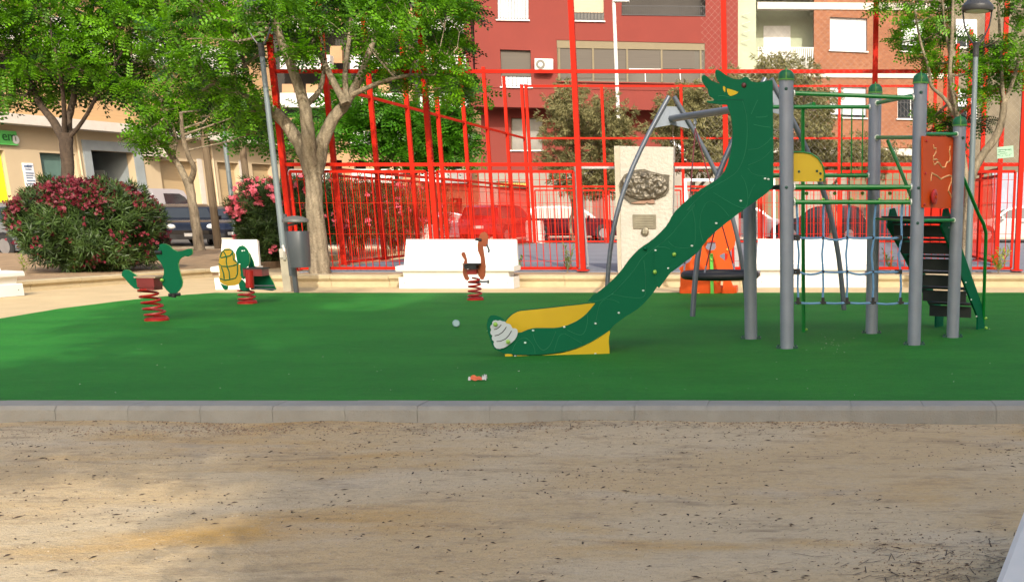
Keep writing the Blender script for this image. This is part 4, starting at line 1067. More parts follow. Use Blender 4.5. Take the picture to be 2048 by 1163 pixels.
# ------------------------------------------------------------------ litter bin
bp = G(578, 566, 0.15); By = bp.y
bn = thing('litter_bin', 'dark grey hooded litter bin between the lamp and the main tree', 'bin', (bp.x + .2, By, .1))
BING = mat('bin_grey', (.045, .052, .058), .5, var=.08)
def bx_(x, y, o=0.): return W(x, y, By - o)
m = MB(); a = [bx_(576, 462), bx_(613, 462), bx_(617.5, 532), bx_(585, 536)]
cb = (a[0] + a[1]) / 2; ct_ = (a[2] + a[3]) / 2
def ring(c, w, dd, n=20): return [c + Vector((w * math.copysign(abs(math.cos(2 * math.pi * k / n)) ** .6, math.cos(2 * math.pi * k / n)), dd * math.copysign(abs(math.sin(2 * math.pi * k / n)) ** .6, math.sin(2 * math.pi * k / n)), 0)) for k in range(n)]
w1 = (a[1] - a[0]).length / 2; w2 = (a[2] - a[3]).length / 2
rs = [ring(ct_, w2, .15), ring(ct_ + (cb - ct_) * .5, (w1 + w2) / 2 * 1.02, .17), ring(cb - Vector((0, 0, .02)), w1, .17), ring(cb, w1 * .97, .16)]
o = 0
for r_ in rs: m.v.extend(tuple(v) for v in r_)
for i in range(len(rs) - 1):
    for k in range(20): l = (k + 1) % 20; m.f.append((i * 20 + k, i * 20 + l, (i + 1) * 20 + l, (i + 1) * 20 + k)); m.m.append(0)
m.f.append(tuple(range(20))); m.m.append(0); m.f.append(tuple(60 + k for k in range(20))); m.m.append(0)
m.build('bin_body', BING, bn, smooth=True)
ch = bx_(590.5, 441); m = MB(); m.lathe([(.005, .075), (.12, .06), (.19, .02), (.195, -.015), (.18, -.03)], ch, 20); m.build('hood', mat('bin_hood', (.10, .10, .095), .5), bn, smooth=True)
m = MB(); m.box(bx_(576, 490, -.12), (.05, .05, .95)); m.box((bx_(576, 490).x, By + .12, .2), (.06, .06, .4)); m.bar(bx_(576, 450, -.12), bx_(592, 447, 0), .04, .03); m.build('bracket', BING, bn)
# ------------------------------------------------------------------ trees
JL = leafmat('bright_leaves', (.008, .045, .001), (.15, .37, .004), .3)
JD = leafmat('shade_tinted_leaves', (.006, .026, .003), (.020, .075, .005), .12)  # dark copy of the leaves: shade inside the crowns put into the colour
JM = leafmat('mid_leaves', (.016, .085, .002), (.07, .22, .006), .3)
TM = leafmat('olive_needles', (.10, .095, .035), (.24, .22, .10), .25, rough=.8)
def limb_path(pts, Y, dY=0.):
    n = len(pts) - 1
    return [W(x, y, Y + dY * (i / max(1, n))) for i, (x, y, *_) in enumerate(pts)], [q[2] * mpp(Y) / 2 for q in pts]
def smooth_path(P, r, k=4):
    Q, S = [], []
    for i in range(len(P) - 1):
        a, b, c, dd = P[max(i - 1, 0)], P[i], P[i + 1], P[min(i + 2, len(P) - 1)]
        for j in range(k):
            t = j / k; Q.append(.5 * ((2 * b) + (-a + c) * t + (2 * a - 5 * b + 4 * c - dd) * t * t + (-a + 3 * b - 3 * c + dd) * t ** 3)); S.append(r[i] + (r[i + 1] - r[i]) * t)
    return Q + [P[-1]], S + [r[-1]]
def flat(cl, k=.78): return [(c[0], c[1], c[2] * .9, c[3] * k, c[4]) for c in cl]
def tree(name, label, Y, base, limbs, clumps, T, size, leaf, bark, extra=(), group=None, dens=1., twigs=40, z0=None, cat='tree', shell=.45, seed=1):
    b = G(base[0], base[1], ZP if z0 is None else z0); t = thing(name, label, cat, tuple(b), 0, group)
    r = random.Random(seed); m = MB(); tips = []
    for i, lb in enumerate(limbs):
        dY = 0 if i == 0 else r.uniform(-1.1, 1.1)
        P, rad = limb_path(lb, Y, dY); P, rad = smooth_path(P, [q * .9 for q in rad])
        P = [p + Vector((r.gauss(0, .1), r.gauss(0, .1), 0)) * rad[k] * .6 if 0 < k < len(P) - 1 else p for k, p in enumerate(P)]
        m.tube(P, rad, 10); tips += [(p, q) for p, q in zip(P, rad)][len(P) // 2:]
    for cl in clumps:
        c = W(cl[0], cl[1], cl[4]); p, q = min(tips, key=lambda a_: (a_[0] - c).length + r.random() * .4)
        mid = p.lerp(c, .5) + Vector((r.uniform(-.15, .15), r.uniform(-.15, .15), -.08))
        rr = min(q * .8, .035); m.tube([p, mid, c], [rr, rr * .6, rr * .25], 6)
        for k in range(max(1, twigs // max(1, len(clumps)))):
            e = c + Vector((r.uniform(-1, 1) * cl[2], 0, 0)) * mpp(cl[4]) + Vector((0, r.uniform(-.4, .4), r.uniform(-1, 1) * cl[3] * mpp(cl[4])))
            m.tube([mid.lerp(c, .4), mid.lerp(e, .6), e], [.014, .009, .004], 4)
    m.build('trunk', bark, t, smooth=True, ang=80)
    crown_mesh('crown', clumps, T, size, leaf, t, dens, shell=shell)
    for (nm, cl2, mt, T2, s2, dn) in extra: crown_mesh(nm, cl2, T2, s2, mt, t, dn)
    return t
def blob(cx, cy, rx, ry, Y, n, rr, seed, dy=1.2, q=.55):
    r = random.Random(seed); out = []
    for i in range(n):
        a = r.random() * 6.283; d = r.random() ** q
        out.append((cx + rx * d * math.cos(a), cy + ry * d * math.sin(a), rr * r.uniform(.7, 1.25), rr * r.uniform(.45, .8), Y + r.uniform(-dy, dy)))
    return out
# main tree, centre left
YC = FY - .45
cC = [(x, y, rx, ry, YC + dy) for x, y, rx, ry, dy in (
 (590, 30, 42, 22, -.6), (530, 60, 40, 20, .4), (470, 40, 45, 24, -.8), (400, 30, 50, 26, .3), (340, 60, 45, 24, -.3), (430, 90, 48, 24, -1.1), (370, 120, 42, 22, -.6), (320, 100, 35, 20, .8),
 (480, 110, 46, 20, .9), (520, 20, 40, 22, 1.2), (650, 20, 42, 22, .8), (700, 45, 42, 20, -.7), (760, 20, 42, 22, .4), (820, 30, 42, 24, -.5), (870, 55, 38, 22, .5), (790, 70, 38, 18, -1.1),
 (740, 95, 36, 18, .9), (850, 110, 36, 20, -.8), (900, 85, 30, 20, .2), (885, 145, 34, 18, -.4), (915, 165, 22, 12, .5), (830, 160, 34, 16, .7), (770, 130, 32, 14, 0), (880, 185, 26, 14, -.5),
 (600, 100, 22, 9, -1.), (450, 150, 40, 16, -.3), (410, 180, 36, 16, .6), (490, 190, 34, 14, -.4), (505, 222, 30, 12, .3),
 (560, -20, 60, 30, 0), (700, -25, 60, 30, .5), (430, -30, 60, 30, -.5), (830, -25, 50, 28, .2), (610, 70, 26, 14, .3), (925, 20, 22, 14, .3), (900, 5, 26, 14, -.3))]
LC = [[(641, 556, 50), (638, 520, 42), (632, 440, 37), (628, 370, 34), (626, 335, 38)],
 [(624, 350, 34), (606, 300, 32), (570, 245, 26), (530, 212, 22), (480, 192, 18), (430, 165, 12), (395, 120, 7)],
 [(622, 345, 34), (618, 290, 30), (610, 220, 24), (590, 150, 20), (565, 90, 16), (548, 30, 12), (535, -20, 8)],
 [(632, 345, 32), (645, 285, 28), (668, 235, 24), (690, 208, 22), (720, 155, 16), (742, 95, 12), (760, 40, 8)],
 [(690, 208, 18), (668, 165, 15), (640, 110, 12), (612, 40, 10), (600, -20, 7)],
 [(694, 206, 14), (690, 150, 11), (698, 80, 9), (705, 10, 6)],
 [(704, 190, 12), (760, 165, 8), (820, 150, 6), (870, 150, 4)],
 [(532, 212, 14), (505, 175, 10), (490, 130, 8), (470, 60, 5)],
 [(606, 215, 14), (640, 180, 10), (648, 120, 7), (640, 60, 5)]]
tree('feathery_tree', 'forked pale trunked tree with bright feathery leaves, in front of the red fence', YC, (640, 549), LC, flat(cC) + [(514, 22, 30, 13, 17.9), (560, 0, 30, 14, 17.8)], FR5, .27, JL, BARK, dens=1.6, twigs=120, seed=3,
     extra=[('shade_tinted_foliage', [(c[0] + 8, c[1] + 6, c[2] * .9, c[3] * .8, c[4] + .8) for c in cC[::2]], JD, FR5, .29, 1.3)])
# far left tree behind the big oleander
YA = 25.5
cA = [(x, y, rx, ry, YA + dy) for x, y, rx, ry, dy in ((60, 40, 60, 28, .3), (120, 80, 50, 26, -.6), (20, 90, 45, 30, .8), (190, 30, 50, 26, .2), (250, 60, 44, 26, -.5), (160, 130, 50, 22, -.9), (215, 130, 46, 22, .3), (240, 165, 34, 14, -.6), (130, 150, 40, 14, .6), (30, 160, 44, 20, .5), (70, 130, 40, 20, -.2), (180, 80, 46, 22, -.4), (280, 110, 34, 18, .4), (100, 10, 50, 24, -.5), (300, 30, 40, 24, .6), (0, 20, 50, 30, .1), (-60, 60, 50, 40, 0), (60, -30, 70, 30, .2), (200, -30, 70, 30, 0), (110, 185, 36, 12, .7), (195, 175, 30, 10, .2), (320, -10, 50, 24, -.5), (5, 190, 28, 10, -.4), (265, 20, 40, 22, -.8))]
LA = [[(146, 540, 34), (140, 430, 27), (136, 350, 25), (133, 300, 26), (130, 265, 28)],
 [(130, 285, 20), (108, 245, 17), (78, 205, 13), (55, 150, 10), (38, 90, 8), (20, 30, 5)],
 [(134, 275, 18), (138, 235, 14), (148, 190, 12), (152, 140, 10), (170, 80, 7), (185, 20, 5)],
 [(130, 272, 12), (128, 220, 9), (124, 170, 7), (110, 100, 5)],
 [(138, 275, 10), (160, 250, 8), (182, 215, 7), (198, 180, 6), (230, 130, 4)]]
tree('feathery_tree', 'dark trunked feathery tree rising behind the big red oleander at the left', YA, (146, 535), LA, flat(cA), FR5, .30, JL, BARKD, dens=1.5, twigs=70, z0=.14, seed=5,
     extra=[('shade_tinted_foliage', [(c[0] - 6, c[1] + 10, c[2] * .9, c[3] * .8, c[4] + .8) for c in cA], JD, FR5, .38, 1.4)])
# second tree in the left background
YBt = 34.5
cB = [(x, y, rx, ry, YBt + dy) for x, y, rx, ry, dy in ((310, 250, 28, 16, .4), (290, 270, 22, 14, -.5), (330, 215, 36, 16, -.4), (380, 205, 40, 18, .5), (430, 215, 36, 16, -.5), (350, 240, 26, 12, .8), (400, 250, 30, 10, -.2), (470, 200, 36, 16, .6), (520, 215, 34, 16, -.3), (495, 240, 36, 12, .3), (290, 190, 30, 16, .2), (350, 165, 40, 18, 0), (420, 160, 40, 16, .5), (540, 255, 24, 12, .7), (305, 290, 18, 8, -.3), (260, 185, 26, 12, .4))]
LBt = [[(400, 503, 24), (392, 450, 20), (384, 400, 18), (376, 358, 20)],
 [(376, 370, 15), (360, 335, 14), (335, 300, 12), (312, 265, 10), (290, 225, 8), (272, 180, 5)],
 [(378, 368, 13), (388, 340, 11), (376, 310, 10), (366, 270, 9), (362, 225, 6)],
 [(345, 312, 8), (352, 280, 7), (340, 235, 5)], [(320, 275, 7), (335, 245, 6), (318, 200, 4)]]
tree('feathery_tree', 'slender light trunked feathery tree standing left of the pink oleander, before the cars', YBt, (400, 503), LBt, cB, FR5, .42, JL, BARK, dens=1.9, twigs=50, z0=.08, seed=6,
     extra=[('shade_tinted_foliage', [(c[0] - 10, c[1] + 8, c[2] * .9, c[3] * .8, c[4] + .5) for c in cB[:9]], JD, FR5, .4, .9)])
# background trees behind the court, left
YD = 45.
cD = blob(770, 260, 110, 50, YD, 26, 34, 21, 2.) + blob(880, 290, 70, 36, YD, 14, 28, 22, 2.) + blob(920, 215, 34, 60, YD, 9, 24, 23) + blob(690, 210, 60, 40, YD, 8, 28, 24)
tree('background_tree', 'dense green tree beyond the left side of the court, behind the red posts', YD, (800, 480), [[(800, 482, 12), (798, 400, 11), (790, 330, 9), (770, 260, 6)], [(798, 400, 7), (850, 320, 6), (890, 270, 4)]], cD, FR5, .60, JM, BARKD, dens=2.0, twigs=30, z0=0, seed=8)
YD2 = 40.
cD2 = blob(500, 250, 70, 40, YD2, 10, 26, 31, 1.5) + blob(600, 270, 50, 60, YD2, 12, 26, 32, 1.5)
tree('background_tree', 'green tree behind the main tree, left of the court fence, partly hidden by its trunk', YD2, (572, 490), [[(572, 492, 14), (570, 420, 13), (566, 340, 12), (560, 280, 8)], [(568, 350, 8), (600, 290, 5)]], cD2, FR5, .50, JM, BARKD, dens=1.2, twigs=20, z0=0, seed=9)
# wispy olive trees behind the court
def wispy(lab, Y, base, limbs, clumps, seed, dens=1., mt=None):
    tree('tamarisk_tree', lab, Y, base, limbs, clumps, SPR, .42, mt or TM, BARK, dens=dens, twigs=60, z0=0, seed=seed, group=None)
YE = 43.2
wispy('wispy olive coloured tree left of the stone monument, behind the court', YE, (1146, 483), [[(1148, 484, 9), (1140, 450, 8), (1146, 420, 7), (1142, 380, 7), (1150, 330, 5), (1140, 260, 3)], [(1144, 400, 5), (1180, 340, 4), (1200, 280, 3)], [(1144, 390, 5), (1110, 340, 3)]],
      blob(1165, 300, 82, 95, YE, 60, 17, 41, 2.2, .6) + blob(1140, 215, 30, 45, YE, 12, 12, 42) + blob(1220, 250, 40, 50, YE, 14, 13, 45), 11, 1.0)
YE2 = 42.5
wispy('wispy olive coloured tree right of the stone monument, behind the swing frame', YE2, (1392, 484), [[(1392, 485, 12), (1396, 430, 11), (1385, 380, 9), (1395, 330, 8), (1410, 260, 5)], [(1388, 385, 7), (1430, 340, 6), (1470, 300, 4)], [(1388, 360, 6), (1350, 320, 4)]],
      blob(1400, 265, 90, 85, YE2, 66, 17, 43, 2.2, .6) + blob(1360, 230, 40, 60, YE2, 14, 13, 44) + blob(1450, 200, 60, 60, YE2, 18, 15, 47), 12, 1.0)
wispy('wispy olive coloured tree behind the top of the climbing tower', YE2, (1660, 484), [[(1660, 485, 12), (1670, 430, 11), (1650, 370, 9), (1640, 300, 8), (1600, 230, 5)], [(1655, 385, 7), (1700, 330, 6), (1740, 300, 4)]],
      blob(1590, 230, 75, 95, YE2, 60, 18, 51, 2.2, .6) + blob(1540, 150, 60, 40, YE2, 18, 14, 52) + blob(1690, 310, 110, 30, YE2, 34, 16, 53), 13, 1.0)
# right tree
YR = FY - .6
cR = [(x, y, rx, ry, YR + dy) for x, y, rx, ry, dy in ((1790, 10, 40, 16, 0), (1840, 40, 34, 16, -.5), (1815, 80, 26, 14, .4), (1870, 80, 28, 14, .3), (1850, 110, 20, 10, -.3), (1885, 130, 22, 12, .4), (1870, 5, 34, 14, .5), (1960, 130, 34, 14, -.3), (2010, 120, 34, 14, .3), (2035, 85, 26, 20, -.5), (1990, 165, 36, 14, .3), (1950, 190, 22, 14, -.3), (2030, 150, 26, 14, .6), (1960, 90, 22, 10, .8), (2040, 20, 22, 20, .2), (1780, -25, 50, 20, 0), (1900, -30, 60, 20, .4), (2040, -20, 50, 20, -.4), (1865, 235, 24, 10, .4), (1890, 60, 20, 12, .8))]
LR = [[(1930, 552, 30), (1934, 480, 25), (1938, 400, 23), (1944, 350, 20), (1965, 310, 18), (1988, 280, 17), (2003, 245, 17), (2008, 205, 14)],
 [(2008, 210, 11), (2004, 160, 8), (2000, 80, 6), (1996, 0, 5)], [(2008, 208, 11), (2030, 150, 8), (2046, 70, 6)],
 [(1936, 380, 14), (1928, 320, 12), (1920, 260, 11), (1912, 210, 10), (1900, 150, 9), (1904, 80, 8), (1906, 0, 6)],
 [(1916, 240, 9), (1890, 198, 8), (1862, 172, 7), (1858, 140, 6), (1840, 80, 5), (1830, 20, 4)], [(1903, 120, 7), (1890, 60, 5), (1884, -10, 4)]]
tree('feathery_tree', 'curving pale trunked tree with sparse bright leaves at the right edge, behind the tower', YR, (1930, 552), LR, cR, FR5, .24, JL, BARK, dens=1.2, twigs=70, z0=ZP - .05, seed=14,
     extra=[('shade_tinted_foliage', [(x, y, rx, ry, YR + .6) for x, y, rx, ry in ((1885, 280, 28, 14), (1880, 250, 20, 10), (1905, 300, 18, 8), (1960, 240, 22, 8), (1975, 110, 30, 16))], JD, FR5, .24, .8)])
dead = MB(); P = [W(x, y, YR - .3) for x, y in ((1858, 150), (1830, 122), (1795, 122), (1780, 118), (1745, 124), (1715, 112), (1680, 100))]
# ------------------------------------------------------------------ oleanders and small plants
OLD = leafmat('oleander_leaves', (.004, .012, .003), (.065, .12, .022), .08)
FLR = mat('red_flowers', (.12, .006, .016), .6, var=.4, scale=6); FLP = mat('pink_flowers', (.62, .11, .15), .6, var=.3, scale=6)
def flower_t():
    q = []
    for i in range(6):
        a = i * 2.4; d = Vector((math.cos(a), math.sin(a), .35 * math.sin(i * 2.1))); s = Vector((-d.y, d.x, .2)) * .45
        q += [Vector((0, 0, 0)), d * .7 + s, d, d * .7 - s]
    return np.array([tuple(v) for v in q])
FT = flower_t()
def oleander(label, x, y, rx, ry, Y, zb, fl, flmat, n, up_only=.15, size=.15, fsize=.05, dense=1.):
    c = W(x, y, Y); s = mpp(Y); ax, az = rx * s, ry * s; ay = min(ax, 1.3)
    t = thing('oleander', label, 'bush', (c.x, c.y, zb))
    st = MB(); r = random.Random(n)
    for i in range(14):
        a = r.random() * 6.28; st.tube([(c.x + .15 * math.cos(a), c.y + .15 * math.sin(a), zb), (c.x + ax * .4 * math.cos(a), c.y + ay * .4 * math.sin(a), c.z - az * .1), (c.x + ax * .75 * math.cos(a), c.y + ay * .7 * math.sin(a), c.z + az * r.uniform(.1, .6))], [.03, .02, .008], 5)
    st.build('stems', BARKD, t)
    d = unit(nr.normal(size=(n, 3))); rr = nr.random(n) ** .35
    lump = 1 + .13 * np.sin(d[:, 0] * 7 + d[:, 2] * 5) + .08 * np.sin(d[:, 1] * 11 + d[:, 0] * 9)
    P = np.array(c) + d * (rr * lump)[:, None] * np.array((ax, ay, az)) * np.where(d[:, 2:3] < 0, np.array((1, 1, 1.0)), 1)
    k = P[:, 2] > zb + .03; P, d = P[k], d[k]
    D = d * .8 + np.array((0, 0, .6)) + nr.normal(size=P.shape) * .35
    arr_mesh('foliage', instance(P, D, nr.normal(size=P.shape), size * (.7 + .6 * nr.random(len(P))), WH), None, 4, OLD, t)
    d = unit(nr.normal(size=(fl * 3, 3))); d = d[(d[:, 2] > up_only) | (nr.random(len(d)) < .12)][:fl]
    P0 = np.array(c) + d * np.array((ax, ay, az)) * 1.03
    P = np.repeat(P0, 5, axis=0) + nr.normal(size=(len(P0) * 5, 3)) * .05; P = P[P[:, 2] > zb + .1]
    arr_mesh('flowers', instance(P, nr.normal(size=P.shape), nr.normal(size=P.shape), fsize * (.7 + .6 * nr.random(len(P))), FT), None, 4, flmat, t)
    return t
oleander('very large dark oleander bush covered in deep red flowers at the left', 178, 455, 130, 86, 22.6, .12, 620, FLR, 7600, up_only=.38, fsize=.034, size=.15, )
oleander('oleander bush with bright pink flowers behind the left park lamp', 532, 440, 62, 74, 27, .1, 100, FLP, 3000, fsize=.06)
for i, (x, Y) in enumerate(((640, 27.5), (720, 31), (800, 36), (858, 41))):
    oleander(['straggly oleander with pink flowers directly behind the main tree trunk', 'straggly oleander seen through the first bars of the left court fence', 'straggly oleander in the middle of the left court fence', 'straggly oleander farthest along the left court fence'][i], x - 15, 425, 60, 70 - i * 6, Y, .1, 34, FLP, 1300, -.3, .17, .05)['group'] = 'straggly oleanders along the left court fence'
def sprig(label, x, y, h, n, Y=None, z=None, w=.12, mt=None, lw=.03):
    b = G(x, y, ZP - .03) if Y is None else Vector((W(x, y, Y).x, Y, z)); t = thing('small_plant', label, 'plant', tuple(b)); r = random.Random(int(x)); V = []; m = MB()
    for k in range(4):
        top = Vector((b.x + r.uniform(-w, w), b.y + r.uniform(-w, w) * .6, b.z + h * r.uniform(.6, 1))); m.tube([b + Vector((r.uniform(-.02, .02), 0, 0)), b.lerp(top, .5), top], .005, 4)
        for j in range(n):
            p = b.lerp(top, .15 + .85 * j / n); d = Vector((r.uniform(-1, 1), r.uniform(-1, 1), r.uniform(.1, 1.1))).normalized() * h * .28; s = d.cross(Vector((0, 0, 1))).normalized() * lw * .5
            V += [p, p + d * .5 + s, p + d, p + d * .5 - s]
    m.build('stems', BARK, t); arr_mesh('leaves', np.array([tuple(v) for v in V]), None, 4, mt or leafmat('plant_leaves', (.10, .17, .05), (.22, .30, .09), .3), t)
sprig('young leafy plant at the foot of the fence between the bench and the slide', 1134, 545, .48, 12)
sprig('small leafy plant right beside the end of the middle bench', 1037, 543, .34, 9)
sprig('yellow green leafy plant before the fence near the right edge', 1996, 548, .50, 16, w=.22, mt=leafmat('yellow_leaves', (.16, .22, .03), (.36, .40, .08), .3), lw=.04)
sprig('small leafy plant behind the rope net, right of the bench', 1782, 543, .42, 14, w=.22)
sprig('tiny yellow green weed at the foot of the big red oleander', 50, 545, .32, 9, w=.1, mt=MATS['yellow_leaves'])
# ------------------------------------------------------------------ red apartment building
th = R(6)
RP = W(1200, 300, 56.5); RDIR = Vector((math.cos(th), math.sin(th), 0)); RN = Vector((math.sin(th), -math.cos(th), 0))   # RN points at us
def rb(x, y, o=0.): return WP(x, y, RP + RN * o, RN)
REDW = mat('red_render', (.185, .042, .034), .9, var=.05, scale=.5, bump=.1, bscale=30, dirt=.15, dirtcol=(.28, .055, .04), spec=.15)
WFR = mat('window_white', (.60, .60, .58), .5); LACE = mat('lace_curtain', (.62, .66, .70), .8, var=.25, scale=18)
BLIND = mat('cream_blind', (.46, .36, .24), .7, stretch=(1, 1, 30), var=.12); TAUPE = mat('taupe_shutter', (.085, .072, .057), .7, stretch=(.2, .2, 25), var=.15)
OLIVE = mat('beige_metal', (.16, .128, .070), .6, var=.05); IRON = mat('dark_iron', (.03, .03, .035), .5)
def wall(name, mt, parent, pts, depth, holes=(), f=rb, o=0., n=RN, kind=None):
    m = MB(); m.prism([f(x, y, o) for x, y in pts], -n * depth, 0, holes=[[f(x, y, o) for x, y in h] for h in holes])
    return m.build(name, mt, parent)
def rect(x0, y0, x1, y1): return [(x0, y0), (x1, y0), (x1, y1), (x0, y1)]
def window(parent, f, n, q, rec=.22, fill=GLASS, frame=WFR, sill=WFR, muntin=(), fw=.05, name='window', blind=None, bars=0, sillout=.06):
    """q: 4 photo corners TL TR BR BL of the opening on the wall plane"""
    P = [f(x, y) for x, y in q]; P2 = [p - n * rec for p in P]
    m = MB(); m.prism([p + n * .0 for p in P2], -n * .03); w_ = m.build(name, fill, parent)
    fr = MB(); fl = True
    for a, b in zip(P2, P2[1:] + P2[:1]):
        d = (b - a).normalized(); fr.bar(a + n * .03 - d * 0, b + n * .03, fw, .05, up=n)
    for t in muntin:
        a = P2[0].lerp(P2[1], t); b = P2[3].lerp(P2[2], t); fr.bar(a + n * .032, b + n * .032, fw * .8, .04, up=n)
    fr.build('frame', frame, w_)
    if blind:
        k, mt = blind; B = [P2[0], P2[1], P2[1].lerp(P2[2], k), P2[0].lerp(P2[3], k)]
        m = MB(); m.prism([p + n * .07 for p in B], -n * .02); m.build('blind', mt, w_)
    if bars:
        m = MB()
        for i in range(1, bars):
            a = P[0].lerp(P[1], i / bars).lerp(P[3].lerp(P[2], i / bars), .0 if not blind else blind[0]); b = P[3].lerp(P[2], i / bars); m.bar(a - n * .03, b - n * .03, .018, .018, up=n)
        for t in (.5, .97): 
            a = P[0].lerp(P[3], t); b = P[1].lerp(P[2], t)
            if not blind or t > blind[0]: m.bar(a - n * .03, b - n * .03, .02, .02)
        m.build('grille', IRON, w_)
    if sill:
        d = (P[2] - P[3]).normalized(); m = MB(); m.bar(P[3] - d * .06 + n * sillout / 2 - Vector((0, 0, .03)), P[2] + d * .06 + n * sillout / 2 - Vector((0, 0, .03)), sillout + rec * .0 + .06, .055); m.build('sill', sill, w_)
    return w_
base_z = .07
rbld = thing('apartment_building', 'red rendered apartment building with a long glazed balcony, behind the court', 'building', (RP.x, RP.y, base_z))
X0r, X1r = 938, 1476
W1 = [(994, -60), (1057, -60), (1057, 40), (995, 39)]; W2 = [(1145, -60), (1208, -60), (1208, 42), (1146, 41)]
W3 = [(1000, 99), (1061, 101), (1063, 174), (1003, 173)]; WL = [(1113, 80), (1410, 87), (1410, 167), (1116, 162)]; WD = [(1243, -60), (1411, -60), (1411, 33), (1243, 30)]
wall('upper_wall', REDW, rbld, [(X0r, -420), (X1r, -420), (X1r, 226), (1410, 222), (952, 213)], .4, [W1, W2, W3, WL, WD])
m = MB(); a, b = rb(X0r, -420, -.38), rb(X0r + 1, -420, -.38); 
# body behind the facade, its shaded left flank
c0, c1__ = rb(X0r + .5, 213, -.4), rb(X1r - .5, 213, -.4); zt_ = rb(1200, -418).z; zf = rb(1200, 215).z
dd_ = -RN * 12
m = MB(); m.prism([Vector((p.x, p.y, zf + .01)) for p in (c0, c1__, c1__ + dd_, c0 + dd_)], (0, 0, .25)); m.prism([Vector((p.x, p.y, zf + .3)) for p in (c0, c0 - dd_.normalized() * -.3, c0 + dd_, c0 + dd_ + RDIR * .3)][:0] or [Vector((p.x, p.y, zf + .27)) for p in (c0 + RDIR * .3, c0, c0 + dd_, c0 + dd_ + RDIR * .3)], (0, 0, zt_ - zf - .3))
m.build('side_wall', REDW, rbld)
m = MB(); q0, q1 = rb(X0r, -420, .05), rb(X1r, -420, .05); zz_ = q0.z
m.prism([Vector((p.x, p.y, zz_)) for p in (q0, q1, q1 + dd_ * 1.05, q0 + dd_ * 1.05)], (0, 0, .3)); m.build('roof', mat('roof_slab', (.4, .36, .3), .9), rbld)
m = MB(); i0, i1 = rb(X0r + 4, -400, -.9), rb(X1r - 4, -400, -.9); m.prism([Vector((i0.x, i0.y, zf + .3)), Vector((i1.x, i1.y, zf + .3)), Vector((i1.x, i1.y, zz_)), Vector((i0.x, i0.y, zz_))], -RN * .1); m.build('inner_wall', mat('dark_interior', (.05, .045, .04), .9), rbld)
def on2(f, n): return f
window(rbld, rb, RN, W1, fill=LACE, muntin=(), bars=11, name='window'); window(rbld, rb, RN, W2, fill=GLASS, blind=(.83, BLIND), bars=9)
window(rbld, rb, RN, W3, fill=LACE, blind=(.70, TAUPE), bars=8, sill=WFR)
# long glazed balcony
wl = window(rbld, rb, RN, WL, rec=.12, fill=mat('smoked_glass', (.05, .047, .043), .15, var=.15, scale=1.2, spec=.7), frame=OLIVE, muntin=(), sill=REDW)
for a_, b_ in ((0, 1),):
    m = MB(); m.prism([rb(x, y, -.03) for x, y in ((1113.5, 80.5), (1409, 87.5), (1409, 101), (1114, 96))], -RN * .06); m.build('blind_box', OLIVE, wl)
for t_, (ytop, ybot) in (((0.0), (96, 156)), (.235, (97, 158)), (.47, (98, 138)), (.71, (99, 137))):
    xa, xb = 1118 + 290 * t_, 1118 + 290 * (t_ + .225)
    m = MB(); m.prism([rb(xa, ytop, -.075), rb(xb, ytop + 1, -.075), rb(xb, ybot, -.075), rb(xa, ybot, -.075)], -RN * .02); m.build('blind', TAUPE, wl)
for x in (1118, 1186, 1254, 1323, 1401):
    m = MB(); m.bar(rb(x, 97, -.05), rb(x + 1, 164, -.05), .08, .05, up=RN); m.build('mullion', OLIVE, wl)
for x in (1290, 1360):
    m = MB(); m.bar(rb(x, 138, -.06), rb(x + 1, 164, -.06), .04, .04, up=RN); m.build('mullion', WFR, wl)
m = MB(); m.bar(rb(1258, 138, -.06), rb(1322, 139, -.06), .04, .04); m.build('transom', WFR, wl)
# open balcony above
m = MB(); bb = [rb(x, y, -1.3) for x, y in ((1243, -60), (1411, -60), (1411, 31), (1243, 29))]; m.prism(bb, -RN * .1); bk = m.build('balcony_recess', REDW, rbld)
m = MB(); m.prism([rb(x, y, -1.25) for x, y in ((1345, -60), (1398, -60), (1398, 31), (1345, 31))], -RN * .04); m.build('white_door', WFR, bk)
m = MB(); m.prism([Vector((p.x, p.y, rb(1243, 31).z)) for p in (rb(1243, 30, -.02), rb(1411, 30, -.02), rb(1411, 30, -1.3), rb(1243, 30, -1.3))], (0, 0, -.1)); m.build('balcony_floor', PAVE, bk)
m = MB()
for i in range(45): a = rb(1244 + 166 * i / 44, 12, .02); b = rb(1244 + 166 * i / 44, 30, .02); m.bar(a, b, .015, .015, up=RN)
m.bar(rb(1243, 12, .02), rb(1411, 13, .02), .03, .03); m.bar(rb(1243, 30, .02), rb(1411, 32, .02), .03, .03); m.build('railing', IRON, bk)
m = MB(); pp = rb(1400, 24, -.3); pass
# lower set back storeys
LWO = [(1022, 236), (1085, 236), (1085, 300), (1022, 300)]; LW2 = [(1338, 240), (1372, 240), (1372, 318), (1338, 318)]
lw = wall('lower_wall', REDW, rbld, [(962, 210), (1476, 210), (1476, 344), (962, 342)], .3, [LWO, LW2], o=-1.3)
f13 = lambda x, y, o=0.: rb(x, y, o - 1.3)
window(rbld, f13, RN, LWO, fill=mat('grey_pane', (.22, .21, .19), .2, var=.2), frame=OLIVE, muntin=(.45,)); window(rbld, f13, RN, LW2, fill=LACE, frame=OLIVE, muntin=(.5,))
m = MB(); m.prism([rb(x, y, -2.2) for x, y in rect(962, 205, 1476, 486)], -RN * .2); m.build('inner_wall', MATS['dark_interior'], rbld)
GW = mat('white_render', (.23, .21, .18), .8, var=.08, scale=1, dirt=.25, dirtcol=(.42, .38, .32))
gz = lambda q: [(x, y) for x, y in q]
